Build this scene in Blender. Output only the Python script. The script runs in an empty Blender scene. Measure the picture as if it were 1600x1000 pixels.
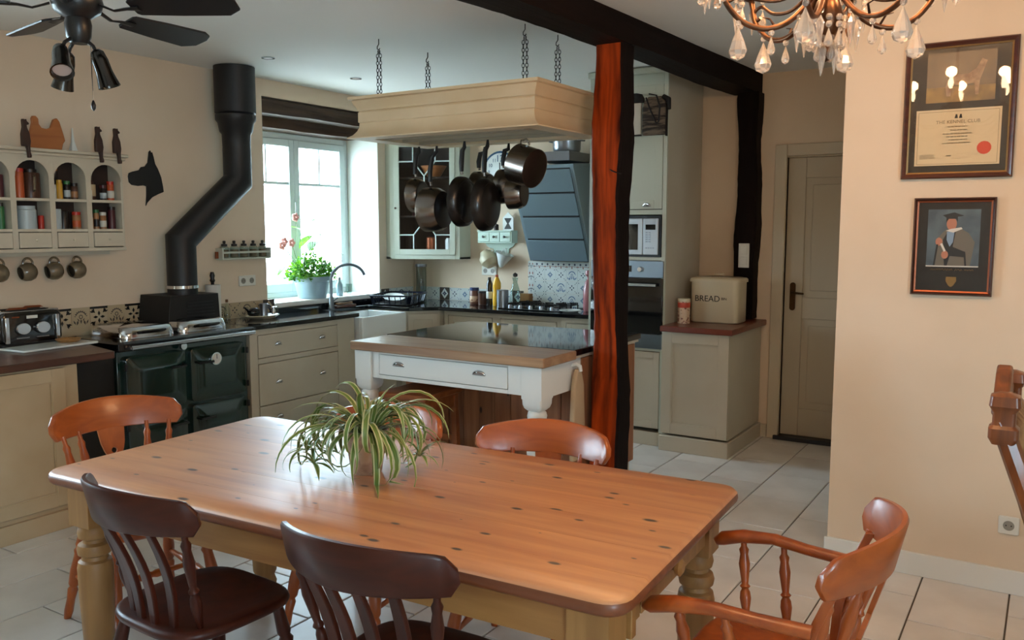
import bpy, bmesh, math, random
from mathutils import Vector, Matrix
PI = math.pi
R = math.radians
rnd = random.Random(7)
S = bpy.context.scene
C = S.collection

# ------------------------------------------------------------------ camera, sky, exposure
cd = bpy.data.cameras.new('camera'); cam = bpy.data.objects.new('camera', cd); C.objects.link(cam)
cd.sensor_width = 36; cd.lens = 1340 / 1600 * 36; cd.clip_start = 0.02
cam.location = (0, 0, 1.6); cam.rotation_euler = (R(90 - 6.176), 0, R(32.237))
S.camera = cam
S.view_settings.view_transform = 'Standard'; S.view_settings.look = 'None'
S.view_settings.exposure = 0.0; S.view_settings.gamma = 1
S.view_settings.use_curve_mapping = False
W = bpy.data.worlds.new('sky'); S.world = W; W.use_nodes = True
bg = W.node_tree.nodes['Background']
bg.inputs[0].default_value = (0.61, 0.835, 1.0, 1); bg.inputs[1].default_value = 30.5
def portal(loc, rot, sx, sy):
    l = bpy.data.lights.new('window_portal', 'AREA'); l.shape = 'RECTANGLE'; l.size = sx; l.size_y = sy
    l.cycles.is_portal = True
    o = bpy.data.objects.new('window_portal', l); C.objects.link(o); o.location = loc; o.rotation_euler = rot
portal((-5.66, 5.315, 1.69), (0, R(-90), 0), 1.5, 1.4)
portal((-5.66, .95, 1.6), (0, R(-90), 0), 1.5, 1.6)
portal((3.46, -1.45, 1.55), (0, R(90), 0), 1.5, 1.7)

# ------------------------------------------------------------------ materials
MATS = {}
def srgb(h):
    if isinstance(h, str):
        h = h.lstrip('#'); v = [int(h[i:i+2], 16) / 255 for i in (0, 2, 4)]
        return tuple(c / 12.92 if c <= .04045 else ((c + .055) / 1.055) ** 2.4 for c in v)
    return h
def newmat(name):
    m = bpy.data.materials.new(name); m.use_nodes = True
    nt = m.node_tree; MATS[name] = m
    return m, nt, nt.nodes, nt.links, nt.nodes['Principled BSDF']
def mat(name, col, rough=.5, metal=0., col2=None, scale=6., stretch=(1, 1, 1), bump=0., bscale=40., coat=0., spec=.5,
        trans=0., emit=0., detail=4., lo=.35, hi=.65, ecol=None, rnd_tone=0.):
    m, nt, N, L, p = newmat(name)
    c = srgb(col)
    p.inputs['Roughness'].default_value = rough; p.inputs['Metallic'].default_value = metal
    p.inputs['Specular IOR Level'].default_value = spec
    p.inputs['Coat Weight'].default_value = coat; p.inputs['Coat Roughness'].default_value = .08
    p.inputs['Transmission Weight'].default_value = trans
    p.inputs['Base Color'].default_value = (*c, 1)
    if emit:
        p.inputs['Emission Color'].default_value = (*srgb(ecol or col), 1); p.inputs['Emission Strength'].default_value = emit
    tc = N.new('ShaderNodeTexCoord'); mp = N.new('ShaderNodeMapping'); mp.inputs['Scale'].default_value = stretch
    L.new(tc.outputs['Object'], mp.inputs['Vector'])
    if col2 is not None:
        nz = N.new('ShaderNodeTexNoise'); nz.inputs['Scale'].default_value = scale; nz.inputs['Detail'].default_value = detail
        L.new(mp.outputs[0], nz.inputs['Vector'])
        cr = N.new('ShaderNodeValToRGB'); cr.color_ramp.elements[0].position = lo; cr.color_ramp.elements[1].position = hi
        cr.color_ramp.elements[0].color = (*c, 1); cr.color_ramp.elements[1].color = (*srgb(col2), 1)
        L.new(nz.outputs['Fac'], cr.inputs[0])
        out = cr.outputs[0]
        if rnd_tone:
            oi = N.new('ShaderNodeObjectInfo'); ma = N.new('ShaderNodeMath'); ma.operation = 'MULTIPLY_ADD'
            ma.inputs[1].default_value = rnd_tone; ma.inputs[2].default_value = 1 - rnd_tone / 2
            L.new(oi.outputs['Random'], ma.inputs[0])
            hs = N.new('ShaderNodeHueSaturation'); L.new(ma.outputs[0], hs.inputs['Value']); L.new(out, hs.inputs['Color'])
            out = hs.outputs[0]
        L.new(out, p.inputs['Base Color'])
    if bump:
        nb = N.new('ShaderNodeTexNoise'); nb.inputs['Scale'].default_value = bscale; nb.inputs['Detail'].default_value = 5
        L.new(mp.outputs[0], nb.inputs['Vector'])
        b = N.new('ShaderNodeBump'); b.inputs['Strength'].default_value = bump; b.inputs['Distance'].default_value = .01
        L.new(nb.outputs['Fac'], b.inputs['Height']); L.new(b.outputs[0], p.inputs['Normal'])
    return m
def wood(name, c1, c2, rough=.35, axis=0, scale=3., coat=0., crough=.12, knots=False, rnd_tone=0., knotcol='#2a150c', bump=.05):
    m, nt, N, L, p = newmat(name)
    p.inputs['Roughness'].default_value = rough; p.inputs['Coat Weight'].default_value = coat; p.inputs['Coat Roughness'].default_value = crough
    tc = N.new('ShaderNodeTexCoord'); mp = N.new('ShaderNodeMapping')
    st = [9., 9., 9.]; st[axis] = .7; mp.inputs['Scale'].default_value = st
    src = tc.outputs['Object']
    if rnd_tone:
        oi = N.new('ShaderNodeObjectInfo'); va = N.new('ShaderNodeVectorMath'); va.operation = 'ADD'
        cx = N.new('ShaderNodeCombineXYZ'); mu = N.new('ShaderNodeMath'); mu.operation = 'MULTIPLY'; mu.inputs[1].default_value = 13.
        L.new(oi.outputs['Random'], mu.inputs[0]); L.new(mu.outputs[0], cx.inputs[0]); L.new(mu.outputs[0], cx.inputs[2])
        L.new(src, va.inputs[0]); L.new(cx.outputs[0], va.inputs[1]); src = va.outputs[0]
    L.new(src, mp.inputs['Vector'])
    nz = N.new('ShaderNodeTexNoise'); nz.inputs['Scale'].default_value = scale; nz.inputs['Detail'].default_value = 6; nz.inputs['Distortion'].default_value = .6
    L.new(mp.outputs[0], nz.inputs['Vector'])
    cr = N.new('ShaderNodeValToRGB'); e = cr.color_ramp.elements
    e[0].position = .3; e[1].position = .72; e[0].color = (*srgb(c1), 1); e[1].color = (*srgb(c2), 1)
    L.new(nz.outputs['Fac'], cr.inputs[0]); out = cr.outputs[0]
    if rnd_tone:
        ma = N.new('ShaderNodeMath'); ma.operation = 'MULTIPLY_ADD'; ma.inputs[1].default_value = rnd_tone; ma.inputs[2].default_value = 1 - rnd_tone / 2
        L.new(oi.outputs['Random'], ma.inputs[0])
        hs = N.new('ShaderNodeHueSaturation'); L.new(ma.outputs[0], hs.inputs['Value']); L.new(out, hs.inputs['Color']); out = hs.outputs[0]
    if knots:
        m2 = N.new('ShaderNodeMapping'); s2 = [11., 11., 11.]; s2[axis] = 5.
        m2.inputs['Scale'].default_value = s2; L.new(src, m2.inputs['Vector'])
        vo = N.new('ShaderNodeTexVoronoi'); vo.inputs['Scale'].default_value = .78; vo.voronoi_dimensions = '2D' if axis == 0 else '3D'
        L.new(m2.outputs[0], vo.inputs['Vector'])
        # knot radius differs from cell to cell
        sx = N.new('ShaderNodeSeparateColor'); L.new(vo.outputs['Color'], sx.inputs[0])
        k = N.new('ShaderNodeMath'); k.operation = 'MULTIPLY'; k.inputs[1].default_value = .12; L.new(sx.outputs[0], k.inputs[0])
        dv = N.new('ShaderNodeMath'); dv.operation = 'DIVIDE'; L.new(vo.outputs['Distance'], dv.inputs[0]); L.new(k.outputs[0], dv.inputs[1])
        kr = N.new('ShaderNodeValToRGB'); ke = kr.color_ramp.elements
        ke[0].position = .55; ke[0].color = (1, 1, 1, 1); ke[1].position = 1.0; ke[1].color = (0, 0, 0, 1)
        L.new(dv.outputs[0], kr.inputs[0])
        mx = N.new('ShaderNodeMix'); mx.data_type = 'RGBA'
        L.new(kr.outputs[0], mx.inputs[0]); L.new(out, mx.inputs[6]); mx.inputs[7].default_value = (*srgb(knotcol), 1); out = mx.outputs[2]
    L.new(out, p.inputs['Base Color'])
    if bump:
        b = N.new('ShaderNodeBump'); b.inputs['Strength'].default_value = bump; b.inputs['Distance'].default_value = .01
        L.new(nz.outputs['Fac'], b.inputs['Height']); L.new(b.outputs[0], p.inputs['Normal'])
    return m
def glassmat(name, tint=(1, 1, 1), rough=.02, refl=1.0):
    m, nt, N, L, p = newmat(name)
    N.remove(p)
    tr = N.new('ShaderNodeBsdfTransparent'); tr.inputs[0].default_value = (*tint, 1)
    gl = N.new('ShaderNodeBsdfGlossy'); gl.inputs['Roughness'].default_value = rough
    fr = N.new('ShaderNodeFresnel'); fr.inputs[0].default_value = 1.5
    gm = N.new('ShaderNodeNewGeometry'); fb_ = N.new('ShaderNodeMath'); fb_.operation = 'MULTIPLY_ADD'; fb_.inputs[1].default_value = -refl; fb_.inputs[2].default_value = refl
    L.new(gm.outputs['Backfacing'], fb_.inputs[0])
    ml = N.new('ShaderNodeMath'); ml.operation = 'MULTIPLY'; L.new(fr.outputs[0], ml.inputs[0]); L.new(fb_.outputs[0], ml.inputs[1])
    mx = N.new('ShaderNodeMixShader'); L.new(ml.outputs[0], mx.inputs[0]); L.new(tr.outputs[0], mx.inputs[1]); L.new(gl.outputs[0], mx.inputs[2])
    L.new(mx.outputs[0], N['Material Output'].inputs[0])
    return m

mat('plaster', '#dfcbb3', .9, col2='#d8c3a9', scale=1.5, bump=.06, bscale=18)
mat('ceiling_paint', '#e8e6e2', .9, bump=.03, bscale=15)
mat('white_paint', '#dcdad2', .45)
mat('window_paint', '#cfdad8', .4)
mat('reveal_paint', '#e4e4de', .8)
mat('grout', '#5d564c', .9)
mat('floor_tile', '#cfcac4', .33, col2='#dedad5', scale=3.5, bump=.04, bscale=9, rnd_tone=.1)
mat('floor_far', '#b4b0a8', .4)
mat('cream_cab', '#bfb6a3', .45, col2='#b9af9b', scale=3)
mat('cream_left', '#bda888', .5, col2='#b39c7a', scale=3)
mat('cream_rack', '#dac3a0', .5, col2='#d3ba94', scale=4)
mat('cab_pale', '#c0c4b4', .45)
mat('island_white', '#e2e3de', .4)
mat('sage_shelf', '#b9cdbd', .5)
mat('granite', '#07080a', .06, col2='#15171b', scale=140, spec=.6)
mat('aga_green', '#0c2a22', .18, col2='#0a231d', scale=2, coat=.6)
mat('enamel_black', '#07080a', .16, coat=.5)
mat('flue_black', '#0a0c11', .5, bump=.02, bscale=6)
mat('black_matt', '#0b0b0c', .6)
mat('black_plastic', '#101012', .35)
mat('chrome', '#c9ccd0', .12, 1.)
mat('dark_chrome', '#4a4845', .22, 1.)
mat('cream_spice', '#c6bba6', .5)
mat('steel', '#8d9197', .3, 1., bump=.02, bscale=80)
mat('brushed', '#7f8890', .36, 1.)
mat('hood_steel', '#8296a0', .35, .45, bump=.015, bscale=4)
mat('pan_steel', '#8c8681', .24, 1., bump=.02, bscale=30)
mat('pan_black', '#120f0e', .32, coat=.2)
mat('pan_base', '#3b2f28', .4, .8)
mat('iron', '#1d1a18', .5, .6)
mat('ceramic', '#d5d9d6', .15, coat=.3)
mat('sink_white', '#e6eae8', .18)
mat('stoneware', '#75674f', .25, col2='#5b4f3d', scale=8, coat=.3)
mat('stoneware_dark', '#231d18', .4)
mat('galvanised', '#a9bcc4', .4, .35, col2='#8fa5af', scale=5)
mat('paper_white', '#cfcbc2', .85)
mat('cloth', '#b79f80', .9, bump=.2, bscale=120)
wood('oak_black', '#0a0403', '#170a06', .75, axis=1, scale=2, bump=.5)
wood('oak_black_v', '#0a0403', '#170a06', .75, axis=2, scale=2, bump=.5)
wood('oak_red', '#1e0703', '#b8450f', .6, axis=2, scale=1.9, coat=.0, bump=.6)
wood('oak_lintel', '#2b1d14', '#57402c', .7, axis=1, scale=2.4, bump=.6)
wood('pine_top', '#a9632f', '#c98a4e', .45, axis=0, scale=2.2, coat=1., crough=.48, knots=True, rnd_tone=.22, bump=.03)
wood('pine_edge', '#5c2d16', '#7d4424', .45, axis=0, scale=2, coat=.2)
wood('pine_pale', '#8a6236', '#a87c48', .5, axis=2, scale=2, knots=False, bump=.03)
wood('pine_apron', '#8a5c30', '#a67742', .45, axis=0, scale=2)
wood('pine_panel', '#7a4a2c', '#a8704a', .5, axis=2, scale=2, knots=True, rnd_tone=.35)
wood('beech', '#8a3e14', '#b25a22', .32, axis=2, scale=2, coat=.2)
wood('beech_dark', '#2e1008', '#471b0c', .42, axis=2, scale=2, coat=.12)  # beech of the near chairs, with the shade on their backs put into the colour
wood('beech_x', '#8a3e14', '#b25a22', .32, axis=0, scale=2, coat=.2)
wood('beech_shaded_x', '#2e1008', '#471b0c', .42, axis=0, scale=2, coat=.12)
wood('worktop_wood', '#8c6a50', '#b0906f', .35, axis=0, scale=2, coat=.15)
wood('worktop_dark', '#3b2017', '#5a3424', .35, axis=0, scale=2, coat=.2)
wood('worktop_red', '#5a2413', '#74331c', .35, axis=0, scale=2, coat=.2)
wood('stool_wood', '#7a4220', '#9c5c30', .35, axis=0, scale=2)
wood('carved_oak', '#5a2c12', '#8a4c22', .4, axis=2, scale=3, coat=.3)
wood('frame_wood', '#3a180e', '#5c2c18', .3, axis=0, scale=3, coat=.4)
wood('frame_wood2', '#2a100b', '#4a1f12', .3, axis=2, scale=3, coat=.4)
wood('hen_wood', '#9a5a2e', '#b4713c', .5, axis=0, scale=2)
mat('cat_wood', '#3a2018', .5, col2='#2a1611', scale=20)
mat('tapestry', '#a8845a', .9, col2='#6d4526', scale=22, bump=.2, bscale=90)
mat('bronze', '#6e4a32', .32, .85, col2='#4f3423', scale=30)
mat('bronze_dark', '#3a241a', .4, .7)
mat('fan_black', '#121315', .35)
mat('fan_blade', '#16161a', .35)
mat('spot_inside', '#b9a298', .5)
mat('antique_brass', '#4a3218', .4, .8)
mat('door_paint', '#b6a992', .5)
mat('door_frame', '#c3b69e', .5)
mat('threshold', '#24262b', .5)
mat('socket_white', '#d6d3c8', .4)
mat('socket_hole', '#8a867c', .5)
mat('leaf_green', '#3d6b22', .45, col2='#5a8a30', scale=9)
mat('leaf_bright', '#5fa52c', .45, col2='#8fc23c', scale=14, spec=.4)
mat('leaf_pale', '#9dc0a0', .45)
mat('flower_pink', '#e7a9a0', .5)
mat('stem_brown', '#6b4a2c', .6)
mat('soil', '#2a1a10', .95)
mat('pot_print', '#bfa389', .4, col2='#8d6a5c', scale=16, lo=.5, hi=.72)
mat('pot_cream', '#b6aa8c', .45)
mat('dry_tip', '#7a4a26', .7)
mat('bin_cream', '#cfc1a4', .3, coat=.3)
mat('ink', '#141210', .6)
mat('ink_grey', '#7d6a50', .7)
mat('tin_red', '#c2452c', .4)
mat('tin_cream', '#c9a98c', .4, col2='#7d4a3c', scale=45, lo=.55, hi=.6)
mat('tile_cream', '#b5a283', .2, coat=.3)
mat('tile_white', '#d2d9d6', .15, coat=.3)
mat('tile_grey', '#9aa09a', .2, coat=.3)
mat('t_black', '#171513', .25)
mat('t_brown', '#3f352b', .3)
mat('t_navy', '#1f2c4a', .25)
mat('t_blue', '#3f628c', .25)
mat('t_rust', '#8a4a3c', .3)
mat('t_green', '#5f8a7a', .3)
mat('book_dark', '#2c1c16', .6)
mat('copper', '#8a4a2c', .35, .6)
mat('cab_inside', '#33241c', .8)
mat('rack_inside', '#a89a82', .6)
mat('sign_white', '#d9dcd8', .4)
mat('clock_blue', '#29506e', .5)
mat('label_white', '#cfccc2', .6)
mat('blue_lid', '#1d2f5a', .4)
mat('choc', '#6b4434', .35)
mat('yellow_plastic', '#e0a91c', .35)
mat('dark_glass', '#0a0b0c', .06, coat=.5)
mat('mw_silver', '#b9bfc4', .35, .3)
mat('display', '#060708', .1)
mat('pink_glass', '#a4686c', .2)
mat('blue_rack', '#0f1728', .35)
mat('plaid', '#6b5c4c', .9, col2='#2c241e', scale=7, stretch=(1, 1, 6), lo=.45, hi=.55)
mat('bag_black', '#120e0e', .7)
mat('board_white', '#c9c2b4', .5)
mat('mount_olive', '#1e180b', .5)
mat('mount_black', '#15100e', .4)
mat('gilt', '#7d6038', .35, .6)
mat('paper_cert', '#d3bd97', .8)
mat('seal_red', '#c8452a', .6)
mat('photo_sky', '#5a6c74', .5, col2='#3d4c58', scale=10)
mat('photo_gold', '#8a6a2c', .35, col2='#3a2a16', scale=9)
mat('photo_dark', '#22180e', .3, col2='#3d2f1a', scale=12)
mat('photo_dog', '#b89a78', .5, col2='#8a6a50', scale=40)
mat('skin', '#b0745c', .6)
mat('gown', '#6a645a', .7)
mat('suit', '#1e2226', .6)
mat('shirt', '#7c94ac', .6)
mat('crest_gold', '#8a6a3a', .4, .4)
def leafmat(name, c1, c2, tl=.5):
    m, nt, N, L, p = newmat(name); p.inputs['Roughness'].default_value = .45
    tc = N.new('ShaderNodeTexCoord'); nz = N.new('ShaderNodeTexNoise'); nz.inputs['Scale'].default_value = 14; L.new(tc.outputs['Object'], nz.inputs['Vector'])
    cr = N.new('ShaderNodeValToRGB'); cr.color_ramp.elements[0].color = (*srgb(c1), 1); cr.color_ramp.elements[1].color = (*srgb(c2), 1)
    cr.color_ramp.elements[0].position = .35; cr.color_ramp.elements[1].position = .65; L.new(nz.outputs['Fac'], cr.inputs[0]); L.new(cr.outputs[0], p.inputs['Base Color'])
    tr = N.new('ShaderNodeBsdfTranslucent'); L.new(cr.outputs[0], tr.inputs[0])
    mx = N.new('ShaderNodeMixShader'); mx.inputs[0].default_value = tl; L.new(p.outputs[0], mx.inputs[1]); L.new(tr.outputs[0], mx.inputs[2]); L.new(mx.outputs[0], N['Material Output'].inputs[0])
leafmat('leaf_sill', '#3f8018', '#86b82c', .35); leafmat('leaf_sill_dark', '#245a1c', '#4c8a2a', .35)
glassmat('clear_glass'); glassmat('pic_glass', refl=.8); glassmat('jar_glass', (.8, .86, .84), refl=1.3)
glassmat('dark_bottle', (.18, .1, .05), refl=1.2); glassmat('green_bottle', (.1, .3, .12), refl=1.2)
m, nt, N, L, p = newmat('crystal')
p.inputs['Base Color'].default_value = (1, .9, .8, 1); p.inputs['Transmission Weight'].default_value = .75; p.inputs['Roughness'].default_value = .08; p.inputs['IOR'].default_value = 1.6
m, nt, N, L, p = newmat('bulb'); p.inputs['Emission Color'].default_value = (1, .72, .42, 1); p.inputs['Emission Strength'].default_value = 60
for nm, c in dict(j_red='#b02a1c', j_orange='#b5532a', j_brown='#4a2c1c', j_yellow='#c8942c', j_white='#c9c6ba', j_green='#2c6b3c', j_dark='#1c1613',
                  j_cream='#b8a684', j_tan='#9a6c44', j_purple='#4a1c24', j_tea='#a9b4b6').items(): mat(nm, c, .35)
# variegated ribbon leaf: the stripe follows the width of the leaf (UV)
m, nt, N, L, p = newmat('spider_leaf')
uv = N.new('ShaderNodeUVMap'); sp = N.new('ShaderNodeSeparateXYZ'); L.new(uv.outputs[0], sp.inputs[0])
cr = N.new('ShaderNodeValToRGB'); e = cr.color_ramp.elements
e[0].position = 0; e[0].color = (*srgb('#b9b98a'), 1); e[1].position = 1; e[1].color = (*srgb('#b9b98a'), 1)
for ps, cl in ((.16, '#b4b684'), (.27, '#56702e'), (.5, '#6b8438'), (.73, '#56702e'), (.84, '#b4b684')):
    q = e.new(ps); q.color = (*srgb(cl), 1)
L.new(sp.outputs[0], cr.inputs[0]); L.new(cr.outputs[0], p.inputs['Base Color']); p.inputs['Roughness'].default_value = .4

for nm, sp_ in (('oak_red', .1), ('oak_black', .15), ('oak_black_v', .15), ('beech_dark', .25), ('beech_shaded_x', .25)):
    MATS[nm].node_tree.nodes['Principled BSDF'].inputs['Specular IOR Level'].default_value = sp_
MATS['pine_top'].node_tree.nodes['Principled BSDF'].inputs['Coat IOR'].default_value = 2.0
# ------------------------------------------------------------------ mesh helpers
class G:
    def __init__(s): s.v = []; s.f = []; s.mi = []; s.cur = 0; s.uv = None
    def _add(s, vs, fs):
        o = len(s.v); s.v += [tuple(p) for p in vs]; s.f += [tuple(i + o for i in f) for f in fs]; s.mi += [s.cur] * len(fs); return s
    def box(s, x0, x1, y0, y1, z0, z1):
        return s._add([(x0, y0, z0), (x1, y0, z0), (x1, y1, z0), (x0, y1, z0), (x0, y0, z1), (x1, y0, z1), (x1, y1, z1), (x0, y1, z1)],
                      [(0, 3, 2, 1), (4, 5, 6, 7), (0, 1, 5, 4), (1, 2, 6, 5), (2, 3, 7, 6), (3, 0, 4, 7)])
    def prism(s, pts, a0, a1, axis='z'):
        n = len(pts)
        def w(p, a): return {'z': (p[0], p[1], a), 'y': (p[0], a, p[1]), 'x': (a, p[0], p[1])}[axis]
        return s._add([w(p, a0) for p in pts] + [w(p, a1) for p in pts],
                      [tuple(range(n))[::-1], tuple(range(n, 2 * n))] + [(i, (i + 1) % n, n + (i + 1) % n, n + i) for i in range(n)])
    def loft(s, rings, cap=True, close=False):
        n = len(rings[0]); vs = [p for r in rings for p in r]; fs = []
        m_ = len(rings)
        for k in range(m_ - 1 + (1 if close else 0)):
            a = k * n; b = ((k + 1) % m_) * n
            fs += [(a + i, a + (i + 1) % n, b + (i + 1) % n, b + i) for i in range(n)]
        if cap and not close: fs += [tuple(range(n))[::-1], tuple(range((m_ - 1) * n, m_ * n))]
        return s._add(vs, fs)
    def turn(s, p0, p1, prof, seg=14):
        p0 = Vector(p0); p1 = Vector(p1); d = (p1 - p0); L_ = d.length; d = d / L_
        a = Vector((1, 0, 0)) if abs(d.x) < .8 else Vector((0, 1, 0))
        u = d.cross(a).normalized(); w = d.cross(u)
        return s.loft([[tuple(p0 + d * (t * L_) + u * (max(r, 1e-4) * math.cos(2 * PI * i / seg)) + w * (max(r, 1e-4) * math.sin(2 * PI * i / seg))) for i in range(seg)] for t, r in prof])
    def lathe(s, prof, c=(0, 0, 0), seg=24):
        return s.loft([[(c[0] + max(r, 1e-4) * math.cos(2 * PI * i / seg), c[1] + max(r, 1e-4) * math.sin(2 * PI * i / seg), c[2] + z) for i in range(seg)] for r, z in prof])
    def hoop(s, prof, c=(0, 0, 0), seg=24):
        return s.loft([[(c[0] + r * math.cos(2 * PI * i / seg), c[1] + r * math.sin(2 * PI * i / seg), c[2] + z) for r, z in prof] for i in range(seg)], cap=False, close=True)
    def cyl(s, p0, p1, r, seg=16): return s.turn(p0, p1, [(0, r), (1, r)], seg)
    def tube(s, pts, r, seg=8, close=False, flat=None):
        P = [Vector(p) for p in pts]; n = len(P); rings = []
        up = None
        for i in range(n):
            t = (P[(i + 1) % n] - P[i - 1]) if close else (P[min(i + 1, n - 1)] - P[max(i - 1, 0)])
            t.normalize()
            if up is None:
                a = Vector((0, 0, 1)) if abs(t.z) < .9 else Vector((1, 0, 0)); up = (a - t * a.dot(t)).normalized()
            else: up = (up - t * up.dot(t)).normalized()
            w = t.cross(up); rr = r[i] if isinstance(r, (list, tuple)) else r
            k = flat or 1.
            rings.append([tuple(P[i] + up * (rr * k * math.cos(2 * PI * j / seg)) + w * (rr * math.sin(2 * PI * j / seg))) for j in range(seg)])
        return s.loft(rings, cap=not close, close=close)
    def ball(s, c, r, seg=12, rings=7, sc=(1, 1, 1)):
        return s.loft([[(c[0] + sc[0] * r * math.sin(a) * math.cos(2 * PI * i / seg), c[1] + sc[1] * r * math.sin(a) * math.sin(2 * PI * i / seg), c[2] - sc[2] * r * math.cos(a)) for i in range(seg)]
                       for a in [max(.02, min(PI - .02, PI * k / rings)) for k in range(rings + 1)]])
    def xf(s, M, a=0):
        s.v[a:] = [tuple(M @ Vector(p)) for p in s.v[a:]]; return s
    def use(s, i): s.cur = i; return s
    def mesh(s, name, mats, smooth=35, recalc=True):
        me = bpy.data.meshes.new(name); me.from_pydata(s.v, [], s.f)
        for m_ in mats: me.materials.append(MATS[m_])
        me.polygons.foreach_set('material_index', s.mi)
        if recalc:
            bm = bmesh.new(); bm.from_mesh(me); bmesh.ops.recalc_face_normals(bm, faces=bm.faces); bm.to_mesh(me); bm.free()
        if smooth:
            me.polygons.foreach_set('use_smooth', [True] * len(me.polygons)); me.set_sharp_from_angle(angle=R(smooth))
        return me
    def build(s, name, mats, parent=None, bevel=0, smooth=35, loc=None, rot=None, label=None):
        if isinstance(mats, str): mats = [mats]
        return link(name, s.mesh(name, mats, smooth), parent, bevel, loc, rot, label)
def link(name, me, parent=None, bevel=0, loc=None, rot=None, label=None):
    o = bpy.data.objects.new(name, me); C.objects.link(o)
    if parent: o.parent = parent
    if loc: o.location = loc
    if rot: o.rotation_euler = rot
    if label: o['label'] = label
    if bevel:
        b = o.modifiers.new('bevel', 'BEVEL'); b.width = bevel; b.segments = 2; b.limit_method = 'ANGLE'; b.angle_limit = R(40)
    return o
def tag(o, label, cat, group=None):
    o['label'] = label; o['category'] = cat
    if group: o['group'] = group
    return o
def thing(name, label, cat, loc=(0, 0, 0), rz=0, group=None, rot=None):
    o = bpy.data.objects.new(name, None); C.objects.link(o); o.empty_display_size = .05
    o.location = loc; o.rotation_euler = rot or (0, 0, R(rz))
    return tag(o, label, cat, group)
def dup(root, loc, rz=0, label=None, rot=None):
    r = root.copy(); C.objects.link(r); r.location = loc; r.rotation_euler = rot or (0, 0, R(rz))
    if label: r['label'] = label
    for ch in list(root.children):
        c = ch.copy(); C.objects.link(c); c.parent = r
        for g in list(ch.children):
            d = g.copy(); C.objects.link(d); d.parent = c
    return r
def struct(o): o['kind'] = 'structure'; return o
def bx(*a): return G().box(*a)
def text(name, body, size, m_, parent, loc, rot=(R(90), 0, 0), depth=.0006, align='CENTER'):
    cu = bpy.data.curves.new(name, 'FONT'); cu.body = body; cu.size = size; cu.extrude = depth; cu.align_x = align; cu.align_y = 'CENTER'; cu.resolution_u = 3
    t = bpy.data.objects.new(name, cu); C.objects.link(t)
    me = bpy.data.meshes.new_from_object(t.evaluated_get(bpy.context.evaluated_depsgraph_get()))
    bpy.data.objects.remove(t); bpy.data.curves.remove(cu)
    me.materials.clear(); me.materials.append(MATS[m_])
    return link(name, me, parent, loc=loc, rot=rot)
def arc(cx, cy, r, a0, a1, n): return [(cx + r * math.cos(R(a0 + (a1 - a0) * i / n)), cy + r * math.sin(R(a0 + (a1 - a0) * i / n))) for i in range(n + 1)]
def rrect(x0, x1, y0, y1, r, n=5):
    return arc(x1 - r, y0 + r, r, -90, 0, n) + arc(x1 - r, y1 - r, r, 0, 90, n) + arc(x0 + r, y1 - r, r, 90, 180, n) + arc(x0 + r, y0 + r, r, 180, 270, n)
def rbox(g, x0, x1, y0, y1, z0, z1, r=.02, e=.006):
    """rounded-corner slab with softened top and bottom edges"""
    g.loft([[(a, b, z) for a, b in rrect(x0 + i, x1 - i, y0 + i, y1 - i, max(r - i, .002))] for i, z in ((e, z0), (0, z0 + e), (0, z1 - e), (e, z1))]); return g
def cup_handle(parent, x, y, z, m_='chrome', w=.045, d=.024):
    """half-dome cup pull on a front that faces local -y"""
    g = G(); rings = []
    for k in range(7):
        a = PI / 2 * k / 6
        rings.append([(x + w * math.cos(b) * math.cos(a), y - d * math.sin(a) * (.35 + .65 * math.sin(b)), z - .006 + .03 * math.sin(b) * math.cos(a * .55)) for b in [PI * i / 12 for i in range(13)]])
    n = 13; vs = [p_ for r in rings for p_ in r]
    g._add(vs, [(k * n + i, k * n + i + 1, (k + 1) * n + i + 1, (k + 1) * n + i) for k in range(6) for i in range(12)])
    o = g.build('cup_handle', m_, parent, smooth=60)
    sd = o.modifiers.new('solid', 'SOLIDIFY'); sd.thickness = .003
    return o
def knob(parent, x, y, z, r=.016, m_='chrome', name='knob'):
    return G().turn((x, y, z), (x, y - r * 1.7, z), [(0, r * .5), (.35, r * .4), (.55, r * .9), (.8, r), (1, r * .55)], 12).build(name, m_, parent)
def panel_door(parent, x0, x1, z0, z1, y, m_, st=.055, name='door', th=.02):
    """shaker door whose front lies at local y, facing -y"""
    g = G(); g.box(x0, x0 + st, y, y + th, z0, z1).box(x1 - st, x1, y, y + th, z0, z1)
    g.box(x0 + st, x1 - st, y, y + th, z1 - st, z1).box(x0 + st, x1 - st, y, y + th, z0, z0 + st)
    o = g.build(name, m_, parent, bevel=.002)
    bx(x0 + st, x1 - st, y + .011, y + th - .001, z0 + st, z1 - st).build('panel', m_, o)
    b = G(); q = .007
    for a in ((x0 + st, x0 + st + q, z0 + st, z1 - st), (x1 - st - q, x1 - st, z0 + st, z1 - st), (x0 + st + q, x1 - st - q, z0 + st, z0 + st + q), (x0 + st + q, x1 - st - q, z1 - st - q, z1 - st)):
        b.box(a[0], a[1], y + .003, y + .011, a[2], a[3])
    b.build('bead', m_, o)
    return o

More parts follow.
